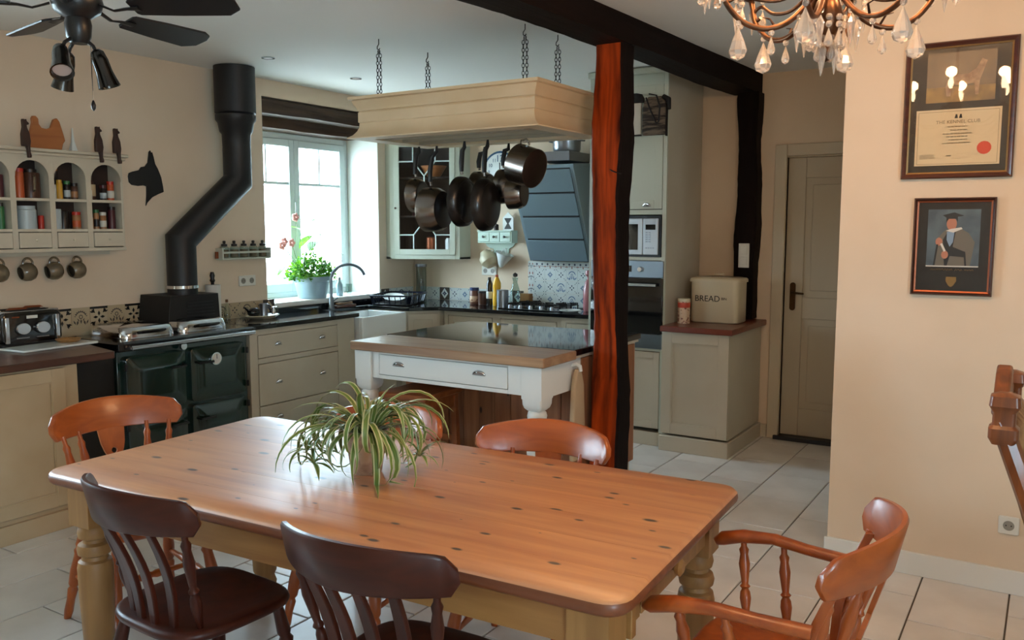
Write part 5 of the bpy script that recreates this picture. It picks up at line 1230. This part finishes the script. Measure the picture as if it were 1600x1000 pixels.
def chair(name, label, style, dark=False, w=.50, arms=False):
    wd, wx = ('beech_dark', 'beech_shaded_x') if dark else ('beech', 'beech_x')
    t = thing(name, label, 'chair', (0, 0, 0))
    sw, sd = w - .05, .44; z = .45
    seat(sw, sd, z, 'seat', wd, t)
    ft = {}
    for sx_ in (-1, 1):
        for sy in (-1, 1):
            a = (sx_ * (sw / 2 - .06), sy * (sd / 2 - .07), z - .025); b = (sx_ * (sw / 2 - .005), sy * (sd / 2 + (.0 if sy > 0 else .035)), 0); ft[sx_, sy] = (a, b)
            G().turn(b, a, LEG, 12).build('leg', wd, t, smooth=50)
    def on_leg(k, u): a, b = ft[k]; return tuple(b[i] + (a[i] - b[i]) * u for i in range(3))
    for sx_ in (-1, 1): G().turn(on_leg((sx_, -1), .45), on_leg((sx_, 1), .4), STR, 10).build('stretcher', wd, t)
    pa, pb = [tuple((on_leg((s_, -1), .45)[i] + on_leg((s_, 1), .4)[i]) / 2 for i in range(3)) for s_ in (-1, 1)]
    G().turn(pa, pb, STR, 10).build('stretcher', wd, t)
    zb, zt = .755, .885; sag, yb = .115, -.285
    crest(w + .03, sag, yb, zb, zt, .03, .021).build('crest_rail', wx, t, smooth=45)
    def base(u): return (u * (sw / 2 - .045), -sd / 2 + .035 + .07 * abs(u) ** 2.2 - .0, z - .01)
    def top(u): return (u * w / 2 * .93, yb + sag * (abs(u) * .93) ** 2 + .0, zb + .015)
    def bent(u, hw, m_, name_, th=.008):
        a, b = Vector(base(u)), Vector(top(u)); g = G(); rings = []
        for k in range(9):
            v = k / 8; p_ = a.lerp(b, v) + Vector((0, .022 * math.sin(PI * v) * (1), 0))
            ww = hw * (1 + .35 * math.sin(PI * v))
            rings.append([(p_.x - ww, p_.y - th, p_.z), (p_.x + ww, p_.y - th, p_.z), (p_.x + ww, p_.y + th, p_.z), (p_.x - ww, p_.y + th, p_.z)])
        g.loft(rings).build(name_, m_, t, bevel=.003, smooth=50)
    if style == 'slat':
        for u in (-.56, -.19, .19, .56): bent(u, .0135, wd, 'slat')
        for u in (-.93, .93): G().turn(base(u), top(u), SPN, 12).build('spindle', wd, t, smooth=50)
    else:
        for u in (-.93, -.6, .6, .93): G().turn(base(u), top(u), SPN, 12).build('spindle', wd, t, smooth=50)
        a, b = Vector(base(0)), Vector(top(0)); L_ = (b - a).length + .02
        half = [(.03, 0), (.034, .04), (.026, .07), (.03, .1), (.05, .13), (.056, .155), (.05, .18), (.033, .2), (.028, .215), (.034, .225), (.04, .24), (.048, .27), (.056, L_ - .02), (.056, L_)]
        pts = half + [(-x, z_) for x, z_ in reversed(half)]
        d_ = (b - a).normalized(); ax = math.atan2(-d_.y, d_.z)
        # pierced splat: left and right halves round the hole, in one mesh
        g = G(); hz, hr = .235 if L_ > .28 else .2, .012
        n_ = 16
        def wid(z_):
            for (x0, z0), (x1, z1) in zip(half[:-1], half[1:]):
                if z0 <= z_ <= z1: return x0 + (x1 - x0) * (z_ - z0) / max(z1 - z0, 1e-6)
            return half[-1][0]
        zs = sorted(set([q[1] for q in half] + [hz + hr * math.cos(PI * k / 8) for k in range(9)]))
        for s_ in (-1, 1):
            for z0, z1 in zip(zs[:-1], zs[1:]):
                if z1 - z0 < 1e-5: continue
                def inn(z_): return math.sqrt(max(0, hr * hr - (z_ - hz) ** 2)) if abs(z_ - hz) <= hr else 0
                g._add([(s_ * inn(z0), -.006, z0), (s_ * wid(z0), -.006, z0), (s_ * wid(z1), -.006, z1), (s_ * inn(z1), -.006, z1),
                        (s_ * inn(z0), .006, z0), (s_ * wid(z0), .006, z0), (s_ * wid(z1), .006, z1), (s_ * inn(z1), .006, z1)],
                       [(0, 1, 2, 3), (4, 5, 6, 7), (1, 5, 6, 2), (0, 4, 7, 3)])
        g.xf(Matrix.Translation(a) @ Matrix.Rotation(ax, 4, 'X')).build('splat', wd, t, smooth=30)
    if arms:
        for s_ in (-1, 1):
            xa = s_ * (w / 2 - .01); p0 = (s_ * w * .46, yb + .125, .665)
            path = [p0, (xa, -.03, .67), (xa + s_ * .012, .07, .678), (xa + s_ * .015, .165, .668), (xa + s_ * .01, .225, .652), (xa, .245, .64)]
            G().tube(path, [.026, .024, .025, .031, .033, .018], 10, flat=.62).build('armrest', wx, t, smooth=60)
            for y in (.03, .15): G().turn((s_ * (sw / 2 - .03), y - .02, z - .01), (xa + s_ * .008, y + .01, .665), SPN, 12).build('arm_spindle', wd, t, smooth=50)
            bent(s_ * .9, .019, wd, 'back_post', .012)
    return t
cB = chair('dining_chair', 'shade-toned slat-backed wooden chair at the left of the near table side', 'slat', True)
cB.location = (-2.19, 1.66, 0); cB.rotation_euler = (0, 0, R(-3)); cB['group'] = 'wooden chairs round the dining table'
dup(cB, (-1.385, 1.70, 0), 3, 'shade-toned slat-backed wooden chair at the middle of the near table side')
cA = chair('dining_chair', 'orange-brown fiddle-back chair at the far left end of the table', 'fiddle')
cA.location = (-3.06, 2.05, 0); cA.rotation_euler = (0, 0, R(-101)); cA['group'] = 'wooden chairs round the dining table'
dup(cA, (-1.565, 2.56, 0), 191, 'orange-brown wooden chair across the table in front of the timber post').scale = (1, 1, .965)
dup(cA, (-2.31, 2.52, 0), 186, 'orange-brown wooden chair across the table hidden behind the spider plant').scale = (1, 1, .955)
cE = chair('carver_chair', 'wooden armchair with curved crest rail at the right end of the table', 'fiddle', False, .545, True)
cE.location = (-.585, 2.225, 0); cE.rotation_euler = (0, 0, R(90)); cE['group'] = 'wooden chairs round the dining table'

# carved high-backed chair at the frame edge
t = thing('carved_chair', 'carved oak high-backed upholstered chair at the right edge', 'chair', (.32, 3.15, -.0), -90); t.scale = (1, 1, .975)
for s_ in (-1, 1):
    pth = [(s_ * .24, -.17, 0), (s_ * .24, -.22, .3), (s_ * .24, -.25, .45), (s_ * .24, -.32, .75), (s_ * .24, -.42, 1.03), (s_ * .24, -.43, 1.05)]
    G().tube(pth, .03, 8).build('back_post', 'carved_oak', t, smooth=40)
    G().loft([[(s_ * .24 + x, -.42 + y, z) for x, y in rrect(-.03 * k, .03 * k, -.03 * k, .035 * k, .012 * k)] for k, z in ((.9, .98), (1.25, 1.0), (1.25, 1.03), (.95, 1.04), (.95, 1.08), (1.3, 1.1), (1.2, 1.13), (.5, 1.14))]).build('finial', 'carved_oak', t, smooth=30)
    G().turn((s_ * .24, .25, 0), (s_ * .24, .25, .44), LEG, 12).build('leg', 'carved_oak', t)
bx(-.25, .25, -.24, .26, .38, .43).build('seat_frame', 'carved_oak', t, bevel=.006)
rbox(G(), -.23, .23, -.2, .25, .43, .49, .04, .02).build('seat_cushion', 'tapestry', t)
def back_pt(z): return -.25 - (z - .45) * .3
g = G(); g.loft([[(x, back_pt(z) + q, z) for q, x, z in ((-.02, -.19, .55), (-.02, .19, .55), (-.02, .19, 1.06), (-.02, -.19, 1.06))], [(x, back_pt(z) + q, z) for q, x, z in ((.03, -.2, .54), (.03, .2, .54), (.03, .2, 1.07), (.03, -.2, 1.07))], [(x, back_pt(z) + q, z) for q, x, z in ((.06, -.15, .59), (.06, .15, .59), (.06, .15, 1.02), (.06, -.15, 1.02))]])
g.build('back_cushion', 'tapestry', t, smooth=60)
g = G(); pts = [(-.22, 1.06), (-.2, 1.1), (-.12, 1.12), (-.06, 1.17), (0, 1.19), (.06, 1.17), (.12, 1.12), (.2, 1.1), (.22, 1.06)]
g.prism(pts, -.455, -.41, 'y').build('carved_crest', 'carved_oak', t, bevel=.008)
bx(-.22, .22, -.29, -.25, .5, .55).build('lower_rail', 'carved_oak', t, bevel=.006)

# ------------------------------------------------------------------ spider plant
t = thing('spider_plant', 'variegated spider plant in a floral pot on the dining table', 'plant', (-1.965, 2.175, TH + .001))
G().lathe([(0, 0), (.05, 0), (.053, .006), (.072, .135), (.077, .14), (.077, .152), (.07, .152), (.066, .135), (.062, .12), (0, .12)], seg=28).build('pot', 'pot_print', t, smooth=40)
G().lathe([(0, .12), (.064, .12), (.05, .138), (0, .14)], seg=16).build('soil', 'soil', t)
def ribbon(p0, az, L_, rise, droop, w, n=12, twist=0, floor=.004, curl=0):
    g = G(); vs = []; us = []; pos = Vector(p0); el = rise; st_ = L_ / n
    for k in range(n + 1):
        u = k / n; hw = w * (.55 + .6 * math.sin(PI * min(.95, u * .8 + .1))) * (1 if u < .6 else (1 - (u - .6) / .4) ** .8) + .0006
        d_ = Vector((math.cos(el) * math.cos(az), math.cos(el) * math.sin(az), math.sin(el)))
        sd = Vector((-math.sin(az), math.cos(az), 0)); up = sd.cross(d_) * -1
        q = pos.copy(); q.z = max(q.z, floor)
        tw = twist * u
        s2 = sd * math.cos(tw) + up * math.sin(tw)
        vs += [tuple(q - s2 * hw + up * hw * .25), tuple(q), tuple(q + s2 * hw + up * hw * .25)]
        us.append(u)
        pos = pos + d_ * st_; az += curl / n; el -= droop * st_ * (1 + 1.2 * u)
        if pos.z < floor: el = max(el, 0)
    fs = []
    for k in range(n): fs += [(3 * k, 3 * k + 1, 3 * k + 4, 3 * k + 3), (3 * k + 1, 3 * k + 2, 3 * k + 5, 3 * k + 4)]
    g._add(vs, fs); me = g.mesh('leaf', ['spider_leaf'], 60, False)
    uvl = me.uv_layers.new(name='UVMap'); 
    for lp in me.loops: uvl.data[lp.index].uv = ((lp.vertex_index % 3) / 2, us[lp.vertex_index // 3])
    return me
r3 = random.Random(11)
for k in range(92):
    az = k * 2.399 + r3.uniform(-.3, .3); q = k / 92
    L_ = r3.uniform(.22, .44) if q < .8 else r3.uniform(.13, .22)
    ri = R(r3.uniform(22, 82)); dr_ = r3.uniform(3.5, 10) if L_ > .2 else r3.uniform(4, 8)
    link('leaf', ribbon((.03 * math.cos(az), .03 * math.sin(az), .135), az, L_, ri, dr_, r3.uniform(.0055, .0105), 12, r3.uniform(-.8, .8), curl=r3.uniform(-1.1, 1.1)), t)
def plantlet(cx, cy, cz, n, l, stalk):
    G().tube(stalk, .0018, 5).build('runner', 'leaf_pale', t)
    for k in range(n):
        az = k * 2.399
        link('leaf', ribbon((cx, cy, cz), az, r3.uniform(.6, 1.1) * l, R(r3.uniform(0, 70)), r3.uniform(6, 14), r3.uniform(.004, .0065), 9, r3.uniform(-.5, .5)), t)
plantlet(-.17, -.11, .075, 15, .14, [(-.02, 0, .14), (-.1, -.05, .2), (-.16, -.1, .13), (-.17, -.11, .075)])
plantlet(-.10, -.15, .05, 11, .12, [(0, -.02, .14), (-.05, -.09, .2), (-.1, -.14, .12), (-.10, -.15, .05)])
plantlet(.17, .08, .06, 16, .11, [(.02, .02, .14), (.09, .05, .23), (.15, .08, .15), (.17, .08, .06)])

# ------------------------------------------------------------------ pictures on the right wall
def picture(name, label, x0, x1, z0, z1, fw, fm, mount, inner=None, tilt=0):
    w, h = x1 - x0, z1 - z0
    t = thing(name, label, 'picture', ((x0 + x1) / 2, 4.228, (z0 + z1) / 2), rot=(0, R(tilt), 0))
    a, b = w / 2, h / 2
    g = G()
    sec = [(0, -.002), (0, -.018), (-.006, -.026), (-fw * .6, -.022), (-fw, -.014), (-fw, -.002)]
    g.loft([[(sx_ * (a + o_), y, sz * (b + o_)) for o_, y in sec] for sx_, sz in ((-1, -1), (1, -1), (1, 1), (-1, 1))], cap=False, close=True)
    g.build('frame', fm, t, smooth=20)
    g = G(); i0, i1 = fw, fw + .006
    g.loft([[(sx_ * (a - q), y, sz * (b - q)) for q, y in ((i0 - .001, -.008), (i0 - .001, -.015), (i1, -.0125), (i1, -.008))] for sx_, sz in ((-1, -1), (1, -1), (1, 1), (-1, 1))], cap=False, close=True)
    g.build('inner_slip', inner or 'gilt', t, smooth=20)
    bx(-a + fw - .002, a - fw + .002, -.006, -.003, -b + fw - .002, b - fw + .002).build('mount', mount, t)
    bx(-a + fw, a - fw, -.0118, -.0112, -b + fw, b - fw).build('glass', 'pic_glass', t, smooth=0)
    return t
def flat(parent, name, pts, m_, y, th=.0004): return G().prism(pts, y - th, y, 'y').build(name, m_, parent, smooth=0)
def rect(x0, x1, z0, z1): return [(x0, z0), (x1, z0), (x1, z1), (x0, z1)]
t = picture('certificate_frame', 'large framed kennel certificate with a dog photograph above it', -.601, -.168, 1.812, 2.395, .022, 'frame_wood', 'mount_olive')
ph = flat(t, 'photograph', rect(-.13, .135, .035, .245), 'photo_dark', -.0062)
flat(ph, 'grass', rect(-.13, .135, .035, .10), 'photo_gold', -.0066)
flat(ph, 'dog_body', [(-.05, .12), (-.03, .15), (.03, .15), (.06, .17), (.08, .21), (.1, .2), (.085, .15), (.075, .12), (.072, .06), (.06, .06), (.055, .11), (.0, .105), (-.03, .11), (-.035, .06), (-.05, .06), (-.055, .1)], 'photo_dog', -.007)
ce = flat(t, 'certificate', rect(-.165, .165, -.235, .005), 'paper_cert', -.0062)
g = G()
for q in (rect(-.155, .155, -.229, -.2275), rect(-.155, .155, -.0055, -.004), rect(-.156, -.1545, -.229, -.004), rect(.1545, .156, -.229, -.004)): g.prism(q, -.0068, -.0062, 'y')
g.build('border_print', 'ink_grey', ce, smooth=0)
text('heading', 'THE KENNEL CLUB', .02, 'ink_grey', ce, (0, -.0068, -.05))
g = G()
for a in (-.014, .003): g.prism([(a, -.035), (a + .013, -.035), (a + .01, -.018), (a + .004, -.018)], -.0068, -.0062, 'y')
g.build('emblem', 'ink', ce, smooth=0)
g = G(); r4 = random.Random(3)
for z, w in ((-.072, .07), (-.087, .05), (-.102, .11), (-.115, .08), (-.128, .06), (-.142, .11)):
    x = -w / 2 - .003
    while x < w / 2:
        l = r4.uniform(.006, .016); g.prism(rect(x, x + l, z, z + .0035), -.0066, -.0062, 'y'); x += l + .003
for z in (-.19, -.197, -.204): g.prism(rect(-.145, -.07 + r4.uniform(-.02, .01), z, z + .002), -.0066, -.0062, 'y')
g.prism(rect(-.04, -.02, -.196, -.192), -.0066, -.0062, 'y').prism(rect(-.02, .02, -.207, -.2055), -.0066, -.0062, 'y').prism([(.05, -.2), (.08, -.19), (.09, -.175), (.081, -.191)], -.0066, -.0062, 'y')
g.build('print_lines', 'ink_grey', ce, smooth=0)
flat(ce, 'wax_seal', [(.105 + .027 * math.cos(2 * PI * k / 28) * (1 + .03 * (k % 2)), -.165 + .027 * math.sin(2 * PI * k / 28) * (1 + .03 * (k % 2))) for k in range(28)], 'seal_red', -.0064, .0015)
t = picture('portrait_frame', 'smaller dark framed portrait of a graduate in cap and gown', -.539, -.218, 1.301, 1.728, .014, 'frame_wood2', 'mount_black', 'copper')
ph = flat(t, 'photograph', rect(-.103, .103, -.085, .163), 'photo_sky', -.0062)
flat(ph, 'gown', [(-.075, -.085), (-.06, .04), (-.03, .075), (.02, .085), (.06, .06), (.085, .02), (.07, -.085)], 'gown', -.0065)
flat(ph, 'suit', [(-.03, -.085), (-.04, .03), (-.02, .07), (.01, .07), (.0, .0), (.045, -.02), (.045, -.045), (-.01, -.04), (-.02, -.085)], 'suit', -.0068)
flat(ph, 'shirt', [(-.025, .065), (.005, .072), (.0, .02), (-.012, .0), (-.025, .03)], 'shirt', -.0071)
flat(ph, 'face', [(-.008 + .02 * math.cos(2 * PI * k / 18), .1 + .028 * math.sin(2 * PI * k / 18)) for k in range(18)], 'skin', -.0072)
flat(ph, 'hair', [(-.03, .105), (-.03, .125), (-.01, .135), (.014, .13), (.016, .108), (.008, .122), (-.02, .122)], 'suit', -.0075)
flat(ph, 'cap', [(-.045, .138), (.0, .15), (.04, .135), (.0, .128), (-.028, .125)], 'suit', -.0078)
flat(ph, 'collar', [(-.03, .07), (-.01, .078), (.03, .085), (.035, .078), (.0, .062)], 'paper_white', -.0075)
for x, z in ((-.055, .022), (-.03, -.035)): flat(ph, 'hand', [(x + .014 * math.cos(2 * PI * k / 12), z + .018 * math.sin(2 * PI * k / 12)) for k in range(12)], 'skin', -.0075)
flat(ph, 'scroll', [(-.05, .012), (-.042, .016), (-.026, -.018), (-.034, -.022)], 'paper_white', -.0078)
for a, b in (((-.064, .01), (-.075, -.085)), ((.043, -.02), (.05, -.085))): flat(ph, 'gown_edge', [(a[0], a[1]), (a[0] + .007, a[1]), (b[0] + .007, b[1]), (b[0], b[1])], 'suit', -.0078)
flat(ph, 'lower_border', rect(-.103, .103, -.088, -.083), 'label_white', -.0082)
g = G(); x = -.085
while x < .08:
    l = r4.uniform(.006, .012); g.tube([(x, -.0066, -.104 + r4.uniform(-.002, .004)), (x + l * .5, -.0066, -.098 + r4.uniform(-.003, .003)), (x + l, -.0066, -.104)], .0009, 4); x += l + (.008 if r4.random() < .12 else .0005)
g.build('gilt_script', 'crest_gold', t)
flat(t, 'gilt_crest', [(-.02, -.132), (.02, -.132), (.021, -.15), (.01, -.17), (0, -.177), (-.01, -.17), (-.021, -.15)], 'crest_gold', -.0062)

# ------------------------------------------------------------------ chandelier
CX, CY = -.56, 2.5
t = thing('chandelier', 'bronze crystal-hung chandelier with curved candle arms', 'chandelier', (CX, CY, 2.05))
G().lathe([(.0, .0), (.012, .005), (.02, .03), (.012, .05), (.03, .08), (.042, .12), (.03, .16), (.015, .18), (.022, .22), (.034, .27), (.02, .33), (.012, .36), (.018, .4), (.01, .44), (.008, .62)], seg=18).build('column', 'bronze', t, smooth=40)
G().lathe([(.008, .62), (.05, .64), (.06, .675), (.0, .678)], seg=18).build('ceiling_rose', 'bronze', t)
def drop(l, r_, kind):
    if kind == 'tear': return G().lathe([(.001, 0), (r_ * .25, -l * .15), (r_ * .7, -l * .45), (r_, -l * .72), (r_ * .75, -l * .9), (.001, -l)], seg=8).mesh('crystal', ['crystal'], 0)
    if kind == 'spear': return G().lathe([(.001, 0), (r_, -l * .25), (r_ * .8, -l * .5), (.001, -l)], seg=6).mesh('crystal', ['crystal'], 0)
    return G().ball((0, 0, -r_), r_, 8, 5).mesh('crystal', ['crystal'], 0)
big, spear, tear, bead = drop(.09, .026, 'tear'), drop(.085, .011, 'spear'), drop(.05, .012, 'tear'), drop(0, .009, 'bead')
wire_r = .0012
def cr_spline(P, n=5):
    out = []; Q = [Vector(p) for p in P]; Q = [Q[0] * 2 - Q[1]] + Q + [Q[-1] * 2 - Q[-2]]
    for i in range(1, len(Q) - 2):
        for k in range(n):
            u = k / n; a, b, c_, d = Q[i - 1], Q[i], Q[i + 1], Q[i + 2]
            out.append(tuple(.5 * ((2 * b) + (c_ - a) * u + (2 * a - 5 * b + 4 * c_ - d) * u * u + (3 * b - a - 3 * c_ + d) * u ** 3)))
    return out + [tuple(Q[-2])]
def hang(x, y, z, kinds):
    z0 = z
    for kd in kinds:
        me, l = {'b': (bead, .019), 'S': (spear, .088), 't': (tear, .053), 'B': (big, .1)}[kd]
        link('crystal', me, t, loc=(x, y, z)); z -= l
for k in range(6):
    a = R(150 + 60 * k); c_, s_ = math.cos(a), math.sin(a)
    def AP(r_, z): return (c_ * r_, s_ * r_, z)
    pts = [AP(.03, .2), AP(.06, .15), AP(.11, .105), AP(.17, .09), AP(.23, .11), AP(.275, .16), AP(.29, .21), AP(.30, .235)]
    G().tube(cr_spline(pts), .008, 10).build('arm', 'bronze', t, smooth=60)
    pts = [AP(.03, .27), AP(.07, .2), AP(.13, .165), AP(.2, .17), AP(.25, .2), AP(.28, .19), AP(.27, .165), AP(.255, .17)]
    G().tube(cr_spline(pts), .0052, 8).build('scroll', 'bronze', t, smooth=60)
    G().lathe([(.004, .225), (.02, .232), (.042, .24), (.046, .25), (.04, .247), (.018, .24), (.013, .25), (.013, .27), (.0, .27)], c=AP(.30, 0), seg=16).build('drip_pan', 'bronze', t)
    G().lathe([(.011, .27), (.011, .345), (.0, .345)], c=AP(.30, 0), seg=12).build('candle_sleeve', 'paper_white', t)
    G().lathe([(.006, .345), (.014, .365), (.016, .38), (.01, .405), (.002, .425)], c=AP(.30, 0), seg=10).build('bulb', 'bulb', t)
    li = bpy.data.lights.new('bulb_light', 'POINT'); li.energy = 7.0; li.color = (1, .54, .25); li.shadow_soft_size = .03
    lo = bpy.data.objects.new('bulb_light', li); C.objects.link(lo); lo.parent = t; lo.location = AP(.30, .44)
    for q in range(5):
        b = a + (q - 2) * .9; x, y = c_ * .30 + .042 * math.cos(b), s_ * .30 + .042 * math.sin(b)
        hang(x, y, .24, 'bS' if q % 2 else 'bbt')
    hang(*AP(.24, .115), 'bB'); hang(*AP(.15, .088), 'bt'); hang(*AP(.08, .13), 'bS')
    G().tube([AP(.14, .095), (c_ * .15 + .02 * s_, s_ * .15 - .02 * c_, .12), (c_ * .17 + .02 * s_, s_ * .17 - .02 * c_, .125)], [.004, .003, .001], 6).build('leaf_curl', 'bronze_dark', t)
for k in range(10):
    a = k * 2 * PI / 10; hang(.045 * math.cos(a), .045 * math.sin(a), .12, 'bbt'); 
for k in range(6):
    a = k * 2 * PI / 6 + .3; hang(.022 * math.cos(a), .022 * math.sin(a), .07, 'bt' if k % 2 else 'bS')

# ------------------------------------------------------------------ ceiling fan
t = thing('ceiling_fan', 'black ceiling fan with dark blades and three spotlights', 'ceiling fan', (-2.752, 1.695, 2.2))
G().lathe([(.0, .0), (.026, 0), (.038, .02), (.042, .06), (.038, .08), (.07, .1), (.08, .13), (.07, .17), (.03, .19), (.012, .2), (.012, .46), (.06, .48), (.065, .528), (0, .528)], seg=28).build('motor', 'fan_black', t, smooth=40)
for k in range(5):
    a = 25 + 72 * k; M_ = Matrix.Rotation(R(a), 4, 'Z')
    G().tube([(.08, 0, .12), (.13, .0, .1), (.17, 0, .105), (.22, 0, .105)], [.012, .01, .012, .02], 8, flat=.35).xf(M_).build('blade_arm', 'fan_black', t)
    pts = [(.19, -.035), (.2, -.045), (.34, -.058), (.5, -.066), (.535, -.05), (.55, -.02), (.545, .035), (.5, .066), (.34, .058), (.2, .045), (.19, .035)]
    G().prism(pts, -.004, .004).xf(M_ @ Matrix.Translation((0, 0, .11)) @ Matrix.Rotation(R(-16), 4, 'X')).build('blade', 'fan_blade', t, bevel=.002)
for k, (dx, dy, tx, ty) in enumerate(((.01, -.06, .09, -.05), (.03, .035, .02, .03), (-.075, .01, -.05, -.0))):
    s_ = Vector((dx * .9, dy * .9, -.005)); e = Vector((dx * 1.2 , dy * 1.2, -.035)); d_ = Vector((tx, ty, -.12)).normalized()
    sp = G().tube([(dx * .3, dy * .3, .02), tuple(s_), tuple(e)], .006, 8).build('spot_arm', 'fan_black', t)
    a_ = e - d_ * .02; b_ = e + d_ * .105
    sh = G().turn(tuple(a_), tuple(b_), [(0, .01), (.08, .021), (.3, .026), (.6, .027), (.75, .03), (1, .036), (.99, .031), (.8, .027)], 18).build('spot_shade', 'dark_chrome', t, smooth=50)
    G().turn(tuple(e + d_ * .085), tuple(e + d_ * .09), [(0, .028), (1, .028)], 16).build('spot_lamp', 'spot_inside', sh)
pc = G().cyl((.015, .03, -.18), (.015, .03, .0), .0015, 6).build('pull_cord', 'chrome', t)
G().lathe([(.001, .0), (.007, .008), (.008, .02), (.003, .034), (.001, .036)], c=(.015, .03, -.215), seg=10).build('cord_pull', 'black_plastic', pc)
